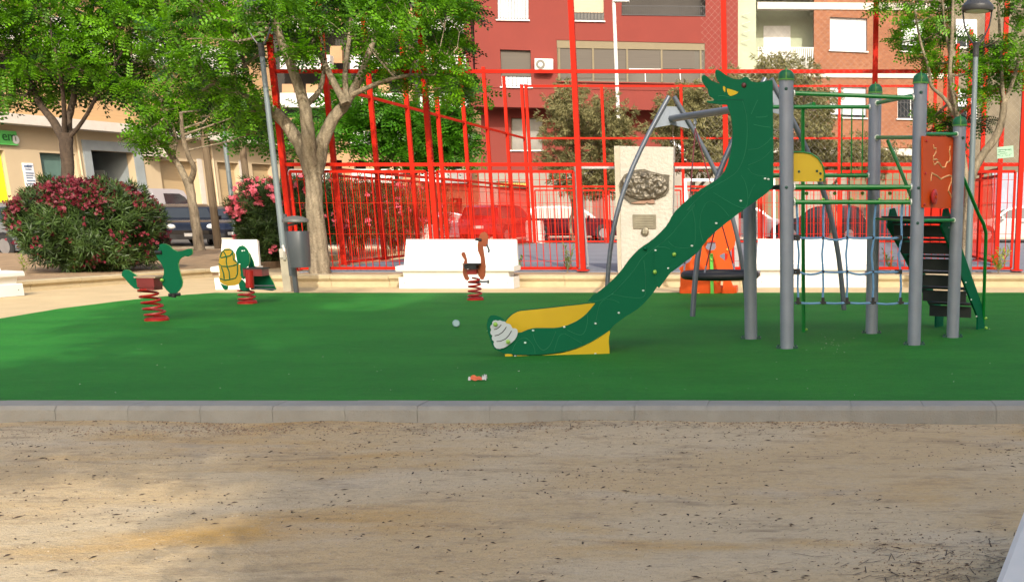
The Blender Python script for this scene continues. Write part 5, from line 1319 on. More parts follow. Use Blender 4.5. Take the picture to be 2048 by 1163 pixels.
DO = [(996, 365), (1055, 367), (1055, 484), (996, 484)]; DO2 = [(1185, 380), (1215, 380), (1215, 484), (1185, 484)]; DO3 = [(1400, 372), (1440, 372), (1440, 484), (1400, 484)]
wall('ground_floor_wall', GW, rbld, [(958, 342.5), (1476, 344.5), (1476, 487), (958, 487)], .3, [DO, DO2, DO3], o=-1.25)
DRED = mat('brown_roller', (.20, .065, .05), .6, stretch=(.2, .2, 12), var=.2)
for q in (DO, DO2, DO3): window(rbld, f13, RN, q, rec=.1, fill=DRED, frame=mat('brown_frame', (.12, .05, .03), .5), muntin=(.5,), sill=None, name='shutter_door')
m = MB(); m.prism([rb(x, y, -1.2) for x, y in ((993, 362), (1058, 364), (1058, 376), (993, 374))], -RN * .06); sg = m.build('shop_sign', mat('sign_brown', (.09, .055, .02), .5), rbld)
m = MB(); rr_ = random.Random(2)
for i in range(16):
    x = 998 + 3.5 * i; m.bar(rb(x, 366, -1.19), rb(x + rr_.uniform(-.6, .9), 372, -1.19), .05, .02, up=RN)
    if i % 3: m.bar(rb(x, rr_.choice((366.3, 369, 371.6)), -1.19), rb(x + 2, 369, -1.19), .04, .02, up=RN)
m.build('lettering', mat('gold_letters', (.55, .40, .08), .4), sg)
m = MB(); m.bar(rb(938, 174, .015), rb(1476, 183, .015), .03, .03); m.build('cornice_line', REDW, rbld)
# air conditioner
acp = [rb(x, y, .42) for x, y in ((1069.5, 117), (1105.5, 118), (1105.5, 142), (1069.5, 141))]
ac = thing('air_conditioner', 'white air conditioner unit hung on the red wall between two windows', 'air conditioner', tuple(acp[3]))
m = MB(); m.prism(acp, -RN * .34); cb_ = m.build('casing', mat('ac_white', (.72, .70, .66), .5), ac)
c = rb(1081, 129, .425); M3 = Matrix((RDIR, Vector((0, 0, 1)), RN)).transposed()
m = MB(); m.lathe([(.20, .0), (.21, .02), (.12, .02), (.11, 0)], c, 20, 0, M3); m.build('fan_grille', mat('ac_grille', (.15, .14, .12), .5), cb_)
m = MB(); m.lathe([(.10, .01), (.10, .025)], c, 16, 0, M3); m.build('fan_hub', WFR, cb_)
m = MB(); m.bar(rb(1073, 143, .4), rb(1073, 143, 0), .04, .04); m.bar(rb(1102, 143.5, .4), rb(1102, 143.5, 0), .04, .04); m.bar(rb(1073, 143, .4), rb(1102, 143.5, .4), .04, .04); m.build('bracket', REDW, ac)
# ------------------------------------------------------------------ brick building, right
def bb_(x, y, o=0.): return WP(x, y, RP + RN * (o - .35), RN)
BRK = bpy.data.materials.new('orange_brick'); BRK.use_nodes = True
def brick(m, c1, c2, mo, sc_, lit=1.):
    nt = m.node_tree; L = nt.links; b = nt.nodes['Principled BSDF']; b.inputs['Roughness'].default_value = .9
    tc = nn(nt, 'ShaderNodeTexCoord'); mp = nn(nt, 'ShaderNodeMapping'); mp.inputs['Rotation'].default_value = (R(90), 0, 0); L.new(tc.outputs['Object'], mp.inputs['Vector'])
    br = nn(nt, 'ShaderNodeTexBrick'); br.inputs['Scale'].default_value = sc_; br.inputs['Color1'].default_value = (*c1, 1); br.inputs['Color2'].default_value = (*c2, 1); br.inputs['Mortar'].default_value = (*mo, 1); br.inputs['Mortar Size'].default_value = .012
    L.new(mp.outputs[0], br.inputs['Vector']); n = nn(nt, 'ShaderNodeTexNoise'); n.inputs['Scale'].default_value = .8
    L.new(tc.outputs['Object'], n.inputs['Vector']); mx = nn(nt, 'ShaderNodeMix', data_type='RGBA', blend_type='MULTIPLY'); mx.inputs[0].default_value = .35
    L.new(br.outputs[0], mx.inputs[6]); L.new(n.outputs['Fac'], mx.inputs[7]); L.new(mx.outputs[2], b.inputs['Base Color'])
brick(BRK, (.31, .125, .06), (.25, .09, .043), (.25, .15, .09), 3.2)
bbl = thing('apartment_building', 'orange brick apartment building with white bands and a pale balcony recess, at the right', 'building', tuple(bb_(1640, 487)))
WB = [(1660, 34), (1734, 37), (1734, 103), (1660, 100)]; WBl = [(1660, 172), (1733, 174), (1733, 236), (1660, 234)]; WB2 = [(1795, 172), (1850, 174), (1850, 238), (1795, 237)]; WB3 = [(1802, 36), (1850, 38), (1850, 104), (1802, 102)]
wall('brick_wall', BRK, bbl, [(1628, -420), (1905, -420), (1905, 296), (1560, 296), (1560, 155), (1628, 155)], .3, [WB, WBl, WB2, WB3], f=bb_)
m = MB(); i0, i1 = bb_(1480, 300, -2.2), bb_(1905, 300, -2.2); zt2 = bb_(1600, -420).z
m.prism([Vector((i0.x, i0.y, 0)), Vector((i1.x, i1.y, 0)), Vector((i1.x, i1.y, zt2)), Vector((i0.x, i0.y, zt2))], -RN * .2); m.build('inner_wall', MATS['dark_interior'], bbl)
WSH = mat('white_shutter', (.55, .57, .60), .6, stretch=(.2, .2, 22), var=.08)
window(bbl, bb_, RN, WB, fill=GLASS, blind=(.97, WSH)); window(bbl, bb_, RN, WBl, fill=GLASS, blind=(.9, WSH)); window(bbl, bb_, RN, WB2, fill=GLASS, muntin=(.02, .5), blind=(.35, WSH), bars=8); window(bbl, bb_, RN, WB3, fill=GLASS, blind=(.8, WSH))
WBD = mat('white_band', (.50, .46, .40), .7, var=.08, dirt=.3)
for y in (4, 140):
    x0_ = 1515 if y == 4 else 1560
    m = MB(); m.prism([bb_(x, yy, .06) for x, yy in ((x0_, y), (1905, y + 3), (1905, y + 17), (x0_, y + 14))], -RN * .5); m.build('floor_band', WBD, bbl)
PGR = mat('pale_green_render', (.34, .38, .27), .85, var=.1, scale=1, dirt=.2)
f2 = lambda x, y, o=0.: bb_(x, y, o - 1.6)
m = MB(); m.prism([f2(x, y) for x, y in ((1474, -420), (1640, -420), (1640, 300), (1474, 300))], -RN * .1); m.build('recess_wall', PGR, bbl)
m = MB(); m.prism([bb_(x, y, -.05) for x, y in ((1475, -420), (1512, -420), (1512, 296), (1475, 296))], -RN * .1); m.build('side_pier', PGR, bbl)
m = MB(); m.prism([f2(x, y, .03) for x, y in ((1527, 52), (1581, 52), (1581, 128), (1527, 128))], -RN * .03); m.build('balcony_door', WFR, bbl)
for yy in (132, 296, -20):
    m = MB(); m.prism([Vector((p.x, p.y, bb_(1550, yy).z)) for p in (bb_(1513, yy, .1), bb_(1627, yy, .1), f2(1640, yy), f2(1500, yy))], (0, 0, -.2)); fl_ = m.build('balcony_floor', WBD, bbl)
m = MB(); 
for i in range(27):
    x = 1518 + 108 * i / 26; m.bar(bb_(x, 96, .12), bb_(x - 2, 132, .12), .05, .02, up=RN)
m.bar(bb_(1516, 95.5, .12), bb_(1627, 96, .12), .06, .05); m.build('balcony_railing', WFR, bbl)
for i, (x, y) in enumerate(((1485, 30), (1485, 48), (1484, 66), (1483, 84))):
    m = MB(); m.bar(bb_(x, y, .05), bb_(x + 15, y - 4, .3), .03, .02); m.build('drying_rack', WFR, bbl)
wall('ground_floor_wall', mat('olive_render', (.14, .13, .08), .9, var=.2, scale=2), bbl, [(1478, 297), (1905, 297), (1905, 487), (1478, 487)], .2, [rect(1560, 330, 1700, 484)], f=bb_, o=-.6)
m = MB(); m.prism([bb_(x, y, -1.0) for x, y in rect(1560, 330, 1700, 486)], -RN * .05); m.build('shop_front', GW, bbl)
m = MB(); m.prism([bb_(x, y, 0.02) for x, y in ((1640, 296), (1905, 298), (1905, 312), (1640, 310))], -RN * .3); m.build('floor_band', WBD, bbl)
# grey brown building at the far right
gbl = thing('apartment_building', 'grey brown building with metal windows at the far right edge', 'building', tuple(bb_(2000, 487, 2)))
WG = [[(1912, 40), (1952, 41), (1952, 96), (1912, 95)], [(1912, 180), (1952, 181), (1952, 236), (1912, 235)], [(2070, 40), (2120, 41), (2120, 96), (2070, 95)]]
f3 = lambda x, y, o=0.: bb_(x, y, o + .5)
OLW = mat('grey_brown_render', (.15, .125, .085), .9, var=.25, scale=1.5, bump=.3)
wall('wall', OLW, gbl, [(1906, -420), (2300, -420), (2300, 487), (1906, 487)], 6, (), f=f3)
for q in WG: window(gbl, f3, RN, q, rec=-.03, fill=GLASS, muntin=(.5,), blind=(.6, WSH))
m = MB(); m.prism([f3(x, y, .1) for x, y in rect(1985, 345, 2060, 470)], -RN * .1); m.build('shop_front', mat('blue_grey_front', (.25, .27, .34), .6), gbl)
# ------------------------------------------------------------------ cream building, left, receding
LP = W(0, 225, 46.5); tl_n = (2150 - PX) / 2380; LD = Vector((tl_n, 1, 0)).normalized(); LN = Vector((LD.y, -LD.x, 0))
def lb(x, y, o=0.): return WP(x, y, LP + LN * o, LN)
CRM = mat('cream_render', (.47, .37, .24), .85, var=.05, scale=.8, dirt=.12, dirtcol=(.45, .36, .25)); TAN = mat('tan_tiles', (.44, .28, .14), .8, stretch=(.3, .3, 14), var=.14)
lbl = thing('apartment_building', 'long cream building with a projecting white ledge and beige roller doors, at the left', 'building', (LP.x, LP.y, 0))
def lz(z, s, o=0.): p = LP + LD * s + LN * o; return Vector((p.x, p.y, z))
def s_at(x, y=350): return (lb(x, y) - LP).dot(LD)
def z_at(x, y): return lb(x, y).z
ZL = z_at(0, 228); ZLb = z_at(0, 248)
doors = [(322, 397, z_at(360, 322), 0, 'roller_door'), (437, 480, z_at(455, 325), 0, 'roller_door'), (506, 546, z_at(525, 328), 0, 'roller_door'), (187, 272, z_at(230, 303), 0, 'portal'), (-60, 16, z_at(0, 300), 0, 'shop_door')]
holes = []
S0, S1 = s_at(-700), s_at(575)
for x0_, x1_, z_, _, nm in doors: a, b = s_at(x0_), s_at(x1_); holes.append([lz(.12, a), lz(.12, b), lz(z_, b), lz(z_, a)])
wa, wb_ = s_at(86), s_at(157); wz1, wz0 = z_at(120, 307), z_at(120, 385); holes.append([lz(wz0, wa), lz(wz0, wb_), lz(wz1, wb_), lz(wz1, wa)])
m = MB(); m.prism([lz(0, S0), lz(0, S1), lz(ZLb, S1), lz(ZLb, S0)], -LN * .35, 0, holes=holes); m.build('ground_floor_wall', CRM, lbl)
m = MB(); m.prism([lz(ZLb, S0, .8), lz(ZLb, S1, .8), lz(ZL, S1, .8), lz(ZL, S0, .8)], -LN * 1.2); m.build('ledge', mat('white_ledge', (.52, .48, .43), .7, var=.05, dirt=.2), lbl)
ZU = ZL + 14
up_h = []
for fl in range(4):
    for k in range(14):
        s = S0 + 6 + k * 5.6
        if s < S1 - 3: up_h.append((s, s + 1.7 + (k % 3) * .5, ZL + 1.6 + fl * 3.2, ZL + 3.0 + fl * 3.2))
m = MB(); m.prism([lz(ZL, S0), lz(ZL, S1), lz(ZU, S1), lz(ZU, S0)], -LN * .35, 0, holes=[[lz(c, a), lz(c, b), lz(d, b), lz(d, a)] for a, b, c, d in up_h]); m.build('upper_wall', TAN, lbl)
m = MB(); m.prism([lz(0, S0, -4), lz(0, S1, -4), lz(ZU, S1, -4), lz(ZU, S0, -4)], -LN * .2); m.build('inner_wall', MATS['dark_interior'], lbl)
m = MB(); m.prism([lz(0, S1 - .01, -.36), lz(0, S1 - .01, -4), lz(ZU, S1 - .01, -4), lz(ZU, S1 - .01, -.36)], LD * -.2); m.build('end_wall', CRM, lbl)
for a, b, c, d in up_h:
    m = MB(); m.prism([lz(c, a, -.2), lz(c, b, -.2), lz(d, b, -.2), lz(d, a, -.2)], -LN * .05); w_ = m.build('window', GLASS, lbl)
    m = MB(); k = d - (d - c) * .55; m.prism([lz(k, a, -.15), lz(k, b, -.15), lz(d, b, -.15), lz(d, a, -.15)], -LN * .03); m.build('blind', BLIND, w_)
for k, (x0_, x1_, zz0) in enumerate(((-60, 60, 3.2), (90, 210, 3.2), (260, 350, 3.2), (380, 470, 3.2), (-60, 60, 6.4), (90, 210, 6.4), (260, 350, 6.4), (380, 470, 6.4))):
    a, b = s_at(x0_), s_at(x1_); z = ZL + zz0 - .4
    m = MB(); m.prism([lz(z, a, 1.1), lz(z, b, 1.1), lz(z, b), lz(z, a)], (0, 0, -.2)); bo_ = m.build('balcony', mat('balcony_white', (.66, .64, .60), .7), lbl)
    m = MB(); m.prism([lz(z, a, 1.1), lz(z, b, 1.1), lz(z + .95, b, 1.1), lz(z + .95, a, 1.1)], -LN * .1); m.build('parapet', MATS['balcony_white'], bo_)
BEI = mat('beige_roller', (.40, .29, .16), .65, stretch=(.2, .2, 14), var=.10)
for x0_, x1_, z_, _, nm in doors[:3]:
    a, b = s_at(x0_), s_at(x1_); m = MB(); m.prism([lz(.12, a, -.30), lz(.12, b, -.30), lz(z_, b, -.30), lz(z_, a, -.30)], -LN * .04); o_ = m.build('roller_door', BEI, lbl)
    m = MB(); m.prism([lz(.12, b + .0, .02), lz(.12, b + .30, .02), lz(z_ + .15, b + .30, .02), lz(z_ + .15, b, .02)], -LN * .03); m.build('door_surround', MATS['white_ledge'], o_)
a, b = s_at(187), s_at(272); z_ = doors[3][2]; MAR = mat('grey_marble', (.26, .29, .30), .35, var=.15, scale=1.5)
a2, b2 = s_at(172), s_at(289); zt3 = z_at(230, 284)
m = MB(); m.prism([lz(.1, a2, .06), lz(.1, a, .06), lz(z_, a, .06), lz(z_, b, .06), lz(.1, b, .06), lz(.1, b2, .06), lz(zt3, b2, .06), lz(zt3, a2, .06)], -LN * .055); po = m.build('portal_surround', MAR, lbl)
m = MB(); m.prism([lz(.1, b, -.36), lz(.1, b, -3.6), lz(z_, b, -3.6), lz(z_, b, -.36)], LD * .12); m.prism([lz(.1, a, -.36), lz(.1, a, -3.6), lz(z_, a, -3.6), lz(z_, a, -.36)], -LD * .12); m.build('portal_jamb', MAR, po)
m = MB(); m.prism([lz(z_ + .01, a, -.3), lz(z_ + .01, b, -.3), lz(z_ + .01, b, -3.6), lz(z_ + .01, a, -3.6)], (0, 0, .1)); m.build('portal_soffit', MATS['dark_interior'], po)
m = MB(); pm = lb(255, 345) ; m.prism([lz(2.2, b - .01, -1.6), lz(2.2, b - .01, -2.2), lz(3.0, b - .01, -2.2), lz(3.0, b - .01, -1.6)], -LD * .02); m.build('notice', WFR, po)
m = MB(); m.prism([lz(wz0, wa, -.25), lz(wz0, wb_, -.25), lz(wz1, wb_, -.25), lz(wz1, wa, -.25)], -LN * .04); wi = m.build('window', mat('teal_glass', (.10, .17, .15), .15, var=.1), lbl)
m = MB(); m.bar(lz(wz0, wb_ - .3, -.2), lz(wz1, wb_ - .3, -.2), .35, .06, up=LN); m.build('frame', WFR, wi)
# lime framed shop door and its sign
a, b = s_at(-60), s_at(16); z_ = doors[4][2]
m = MB(); m.prism([lz(.12, a, -.30), lz(.12, b, -.30), lz(z_, b, -.30), lz(z_, a, -.30)], -LN * .04); sd2 = m.build('shop_door', mat('dark_green_glass', (.04, .06, .02), .15), lbl)
LIM = mat('lime_frame', (.62, .80, .015), .5, var=.04)
m = MB(); m.bar(lz(.12, b - .28, -.22), lz(z_ - .1, b - .28, -.22), .48, .12, up=LN); m.bar(lz(z_ - .15, a, -.22), lz(z_ - .15, b - .5, -.22), .3, .12); m.build('door_frame', LIM, sd2)
sa, sb = s_at(-110, 275), s_at(28.5, 275); zz1, zz2 = z_at(15, 262), z_at(15, 290)
sgn = thing('shop_sign', 'green shop sign ending in the letters em on the cream wall, top left', 'sign', tuple(lz(zz2, sb, .05)))
m = MB(); m.prism([lz(zz2, sa, .14), lz(zz2, sb, .14), lz(zz1, sb, .14), lz(zz1, sa, .14)], -LN * .12); bd = m.build('board', mat('sign_green', (.10, .46, .10), .5), sgn)
def text3d(s, size, M, mt, parent, ext=.01):
    cu = bpy.data.curves.new('lettering', 'FONT'); cu.body = s; cu.size = size; cu.extrude = ext
    o = bpy.data.objects.new('tmp_text', cu); COL.objects.link(o); bpy.context.view_layer.update()
    me = bpy.data.meshes.new_from_object(o.evaluated_get(bpy.context.evaluated_depsgraph_get())); bpy.data.objects.remove(o)
    m = MB(); m.add([M @ v.co for v in me.vertices], [tuple(p.vertices) for p in me.polygons]); w_ = max(v.co.x for v in me.vertices); bpy.data.meshes.remove(me)
    return m.build('lettering', mt, parent)
hh_ = zz1 - zz2
org = lz(zz2 + hh_ * .30, s_at(-2.5, 275), .155)
Mx = Matrix.Translation(org) @ Matrix((LD, Vector((0, 0, 1)), LN)).transposed().to_4x4()
text3d('em', hh_ * .98, Mx, mat('dark_green_ink', (.01, .10, .02), .5), bd)
m = MB(); m.lathe([(.16, 0), (.16, .02)], lz(zz2 + hh_ * .4, s_at(24, 275), .145), 14, 0, Matrix((LD * 1., Vector((0, 0, 1)), LN)).transposed()); m.build('white_dot', WFR, bd)
pl_ = thing('wall_plaque', 'tall white notice board with lines of small print on the cream wall', 'sign', tuple(lb(58, 372)))
a, b = s_at(47), s_at(68); z1, z0 = z_at(57, 326), z_at(57, 374)
m = MB(); m.prism([lz(z0, a, .04), lz(z0, b, .04), lz(z1, b, .04), lz(z1, a, .04)], -LN * .035); bd2 = m.build('board', mat('plaque_white', (.70, .71, .74), .5), pl_)
m = MB()
for i, t_ in enumerate((.10, .16, .26, .42, .52, .62, .74, .86)):
    z = z1 + (z0 - z1) * t_; m.bar(lz(z, a + (b - a) * (.35 if i < 2 else .15), .048), lz(z, b - (b - a) * (.1 + .08 * (i % 3)), .048), .04, .01, up=LN)
m.bar(lz(z1 + (z0 - z1) * .1, a + .15, .048), lz(z1 + (z0 - z1) * .18, a + .15, .048), .2, .01, up=LN)
m.build('print', mat('blue_grey_ink', (.12, .16, .25), .6), bd2)
for i, x in enumerate((290, 312)):
    a, b = s_at(x), s_at(x + 17); z1, z0 = z_at(x, 292 + i * 2), z_at(x, 312 + i * 2)
    t = thing('air_conditioner', ['cream air conditioner box on the cream wall, the nearer of the two above the van', 'cream air conditioner box on the cream wall, the farther of the two above the van'][i], 'air conditioner', tuple(lz(z0, a)))
    m = MB(); m.prism([lz(z0 + .1, a, .5), lz(z0 + .1, b, .5), lz(z1, b, .5), lz(z1, a, .5)], -LN * .4); m.build('casing', mat('ac_cream', (.55, .50, .40), .6), t)
    m = MB(); m.prism([lz(z0, a - .1, .6), lz(z0, b + .1, .6), lz(z0, b + .1, .0), lz(z0, a - .1, 0)], (0, 0, .06)); m.build('shelf', MATS['white_ledge'], t)
for x in (174, 436):
    m = MB(); m.tube([lz(.1, s_at(x) - .3, .06), lz(ZLb, s_at(x) - .3, .06)], .05, 6); m.build('drainpipe', mat('pipe_tan', (.45, .36, .24), .6), lbl)
# far building closing the street
fb_n = Vector((.1, -1, 0)).normalized(); FBP = W(650, 300, 82)
def fbf(x, y, o=0.): return WP(x, y, FBP + fb_n * o, fb_n)
fbl = thing('apartment_building', 'distant tan and white apartment building seen through the trees at the left', 'building', tuple(fbf(650, 466)))
holes = []
for j, yy in enumerate(range(-60, 420, 76)):
    for i in range(11): xx = 420 + i * 48; holes.append([(xx, yy), (xx + 24, yy), (xx + 24, yy + 34), (xx, yy + 34)])
wall('wall', mat('far_tan_wall', (.40, .24, .13), .9, var=.1, scale=.4), fbl, rect(395, -110, 975, 470), .4, holes, f=fbf, n=fb_n)
wall('inner_wall', MATS['dark_interior'], fbl, rect(395, -110, 975, 470), .3, (), f=fbf, o=-1.2, n=fb_n)
for j, yy in enumerate(range(-14, 420, 76)):
    for x0_, x1_ in ((410, 520), (560, 660), (700, 800), (840, 940)):
        m = MB(); m.prism([fbf(x, y, .9) for x, y in rect(x0_, yy - 28, x1_, yy)], -fb_n * .85); m.build('balcony', MATS['balcony_white'], fbl)
# ------------------------------------------------------------------ poles along the left street
WD_ = mat('dark_wood_pole', (.12, .085, .05), .85, var=.3, stretch=(3, 3, .3))
def poleobj(nm, lab, cat, xb, yb, xt, yt, r, mt, cap=True):
    b = G(xb, yb, 0); z = zat(yt, b.y); t = thing(nm, lab, cat, tuple(b))
    m = MB(); m.tube([(b.x, b.y, 0), (b.x, b.y, z)], [r, r * .8], 10); m.build('pole', mt, t, smooth=True)
    return t, b, z
t, b, z = poleobj('timber_pole', 'dark timber pole in front of the small black car', 'pole', 437, 497, 405, 120, .13, WD_)
m = MB(); m.box((b.x, b.y, z - .3), (.9, .1, .1)); m.build('crossarm', WD_, t)
t, b, z = poleobj('timber_pole', 'dark timber pole left of the park lamp, above the pink oleander', 'pole', 508, 490, 480, 120, .13, WD_)
m = MB(); m.box((b.x, b.y, z - .3), (.9, .1, .1)); m.build('crossarm', WD_, t)
t, b, z = poleobj('street_lamp', 'thin silver lamp post between the two dark timber poles', 'lamp', 475, 493, 455, 250, .09, LG)
m = MB(); m.tube([(b.x, b.y, z - .02), (b.x + .5, b.y, z + .2)], .04, 8); m.box((b.x + .7, b.y, z + .22), (.5, .2, .09)); m.build('lamp_head', LG, t)
t, b, z = poleobj('street_lamp', 'tall white street lamp in front of the red building, behind the monument', 'lamp', 1246, 484, 1232, 2, .085, mat('white_pole', (.62, .62, .60), .5))
m = MB(); m.box((b.x + .3, b.y, z + .02), (.62, .25, .12)); m.build('lamp_head', mat('lamp_head_grey', (.5, .52, .5), .5), t)
# ------------------------------------------------------------------ white concrete blocks behind the court
def block(lab, x0_, y0_, x1_, y1_, Y, zb_):
    a, b = W(x0_, y0_, Y), W(x1_, y0_, Y); h = a.z - zb_; w_ = b.x - a.x; t = thing('concrete_block', lab, 'concrete block', ((a.x + b.x) / 2, Y, zb_))
    m = MB(); m.prism([(-w_ / 2, 0, .0), (w_ / 2, 0, 0), (w_ * .46, .0, h - .03), (w_ * .42, 0, h), (-w_ * .42, 0, h), (-w_ * .47, 0, h - .04)], (0, .45, 0)); m.build('block', WHITE, t, local=True)
    m = MB(); m.box((0, .225, -.0), (w_ + .1, .55, .06)); m.build('plinth', WHITE, t, local=True)
block('white concrete block before the dark red car in the middle', 1050, 441, 1082, 488, 41.8, .1); block('white concrete block behind the left end of the middle bench', 822, 449, 862, 488, 37.0, .1)
# ------------------------------------------------------------------ parked cars
def make_car(name, label, cat, loc, rz, col, L=4.1, Wd=1.75, H=1.46, van=False, dark=False, plate=True, group='cars parked in the street'):
    t = thing(name, label, cat, loc, rz, group)
    paint = mat('paint_%s' % label.split()[0], col, .22, metal=.25, var=.03, coat=.8, spec=.6)
    h = H
    if van: prof = [(-.5, .28), (-.505, .5), (-.49, .75), (-.475, .97), (-.45, 1.0), (.18, 1.0), (.25, .97), (.36, .62), (.46, .56), (.495, .48), (.5, .28)]
    else: prof = [(-.5, .24), (-.505, .45), (-.49, .60), (-.455, .68), (-.40, .93), (-.34, .985), (-.1, 1.0), (.06, .97), (.14, .90), (.25, .66), (.40, .60), (.47, .50), (.5, .40), (.495, .22)]
    # body of lofted half sections
    xs = [p[0] * L for p in prof]; zs = [p[1] * h for p in prof]
    belt = .62 * h; m = MB(); n = len(prof)
    def hw(z): return Wd / 2 * (1 - max(0, z - belt) / (h - belt) * (.10 if van else .20)) if z > belt else Wd / 2 * (.96 + .04 * min(1, z / belt))
    zb = .20
    for s in (-1, 1):
        o = len(m.v)
        for x, z in zip(xs, zs): m.v.append((x, s * hw(z), z))
        inner = [(x, z) for x, z in zip(xs, zs)]
        loop = [Vector((x, 0, z)) for x, z in inner] + [Vector((L * .49, 0, zb)), Vector((-L * .49, 0, zb))]
        o2 = len(m.v)
        tris = tessellate_polygon([loop])
        for p in loop: m.v.append((p.x, s * hw(p.z), p.z))
        for tr in tris: m.f.append(tuple(o2 + i for i in (tr if s > 0 else reversed(tr)))); m.m.append(0)
    a0 = 0; k = n + len(loop); b0 = k
    for i in range(n - 1): m.f.append((a0 + i, a0 + i + 1, b0 + i + 1, b0 + i)); m.m.append(0)
    body = m.build('body', paint, t, local=True, smooth=True, ang=28)
    # side glass
    for s in (-1, 1):
        pts = [(-.43, .64), (-.375, .90), (-.32, .945), (-.1, .955), (.05, .925), (.12, .87), (.215, .66)] if not van else [(.0, .64), (.0, .92), (.19, .92), (.25, .86), (.33, .64)]
        m = MB(); o2 = len(m.v); loop = [Vector((x * L, 0, z * h)) for x, z in pts]
        for p in loop: m.v.append((p.x, s * (hw(p.z) + .006), p.z))
        m.f.append(tuple(range(len(loop))) if s > 0 else tuple(reversed(range(len(loop))))); m.m.append(0); m.build('side_window', GLASS, t, local=True)
        m = MB(); m.bar((-.12 * L, s * (hw(.64 * h) + .008), .64 * h), (-.12 * L, s * (hw(.95 * h) + .008), .95 * h), .07, .02, up=(0, 1, 0)); m.build('door_pillar', paint, t, local=True)
        m = MB(); m.box((.17 * L, s * (Wd / 2 + .09), .68 * h), (.1, .2, .13)); m.build('mirror', paint, t, local=True)
        m = MB(); m.box((-.02 * L, s * (Wd / 2 + .005), .55 * h), (.16, .03, .03)); m.build('handle', BLACK, t, local=True)
    def slab(i, u0, u1, nm, mt, wq=.86):
        (xa, za), (xb, zb2) = (xs[i], zs[i]), (xs[i + 1], zs[i + 1]); p = lambda u: (xa + (xb - xa) * u, za + (zb2 - za) * u)
        (x1, z1), (x2, z2) = p(u0), p(u1); nx3, nz3 = -(z2 - z1), (x2 - x1); l = math.hypot(nx3, nz3); nx3 /= l; nz3 /= l
        w1, w2 = hw(z1) * wq, hw(z2) * wq; m = MB(); e = .008
        m.add([(x1 + nx3 * e, -w1, z1 + nz3 * e), (x1 + nx3 * e, w1, z1 + nz3 * e), (x2 + nx3 * e, w2, z2 + nz3 * e), (x2 + nx3 * e, -w2, z2 + nz3 * e)], [(0, 1, 2, 3)]); return m.build(nm, mt, t, local=True)
    if van: slab(6, .05, .95, 'windscreen', GLASS); slab(2, .1, .9, 'rear_window', GLASS, .8)
    else: slab(8, .02, .95, 'windscreen', GLASS); slab(3, .12, .92, 'rear_window', GLASS, .82)
    TY = mat('tyre', (.02, .02, .02), .8); RM = mat('wheel_rim', (.5, .5, .52), .3, metal=.8)
    Mr = Matrix.Rotation(R(90), 3, 'X')
    for x in (-.31, .32):
        for s in (-1, 1):
            c = (x * L, s * (Wd / 2 - .09), .31); m = MB(); m.lathe([(.20, -.11), (.30, -.105), (.315, -.07), (.315, .07), (.30, .105), (.20, .11)], c, 20, 0, Mr); wh = m.build('wheel', TY, t, local=True, smooth=True)
            m = MB(); m.lathe([(.205, -.112), (.205, .112)], c, 16, 0, Mr); rm = m.build('rim', RM, wh, local=True)
            m = MB(); m.lathe([(.36, -.02), (.36, .02)], (x * L, s * (Wd / 2 - .008), .33), 20, 0, Mr); m.build('wheel_arch', BLACK, t, local=True)
    for s in (-1, 1):
        m = MB(); m.ball((L * .475, s * Wd * .36, .48 * h), .13, 8, sz=(.6, 1.2, .75)); m.build('headlight', mat('headlight_glass', (.65, .68, .7), .15), t, local=True, smooth=True)
        m = MB(); m.ball((-L * .485, s * Wd * .40, .56 * h), .11, 8, sz=(.5, .8, 1.2)); m.build('tail_light', mat('tail_light_red', (.4, .01, .01), .25), t, local=True, smooth=True)
    m = MB(); m.box((L * .498, 0, .30 * h), (.05, .5, .11)); m.build('number_plate', WFR, t, local=True)
    m = MB(); m.box((-L * .502, 0, .42 * h), (.03, .5, .11)); m.build('number_plate', WFR, t, local=True)
    m = MB(); m.box((L * .487, 0, .25 * h), (.12, Wd * .8, .16)); m.build('grille', BLACK, t, local=True)
    return t
def car(label, x, yb, rz, col, **kw):
    p = G(x, yb, 0.006); nm = 'parked_van' if kw.get('van') else 'parked_car'
    return make_car(nm, label, 'van' if kw.get('van') else 'car', (p.x, p.y, .006), R(rz), col, **kw)
car('black small car parked facing the camera behind the slender tree', 382, 493, -60, (.012, .013, .018), L=3.8, H=1.5)
car('navy car with bright headlights, half hidden by the pink oleander', 468, 488, -62, (.015, .018, .035), L=4.1, H=1.45)
car('white van beside the big red oleander', 298, 490, 82, (.55, .56, .60), van=True, H=2.05, L=4.8, Wd=1.9)
car('grey car at the left picture edge behind the bench', 8, 512, -20, (.17, .19, .22), H=1.5)
car('silver car behind the middle bench, left of the red hatchback', 900, 478, 20, (.42, .36, .42), H=1.22, L=3.9)
car('red hatchback seen from behind through the court fence', 1004, 484, 75, (.42, .015, .02), L=3.7, H=1.5)
car('maroon car parked behind the far fence, left of the monument', 1140, 480, 18, (.10, .012, .018), L=4.3, H=1.46)
car('charcoal car seen through the tower net, the nearer to the swing', 1655, 483, 160, (.03, .03, .035), L=4.0, H=1.48)
car('dark blue car seen between the tower posts', 1790, 482, 175, (.03, .035, .055), L=4.2)
car('silvery white car partly seen under the slide body', 1490, 482, 10, (.5, .5, .52), L=4.1)
car('pale white car at the right picture edge behind the fence', 2035, 484, 175, (.62, .62, .60), L=4.2)
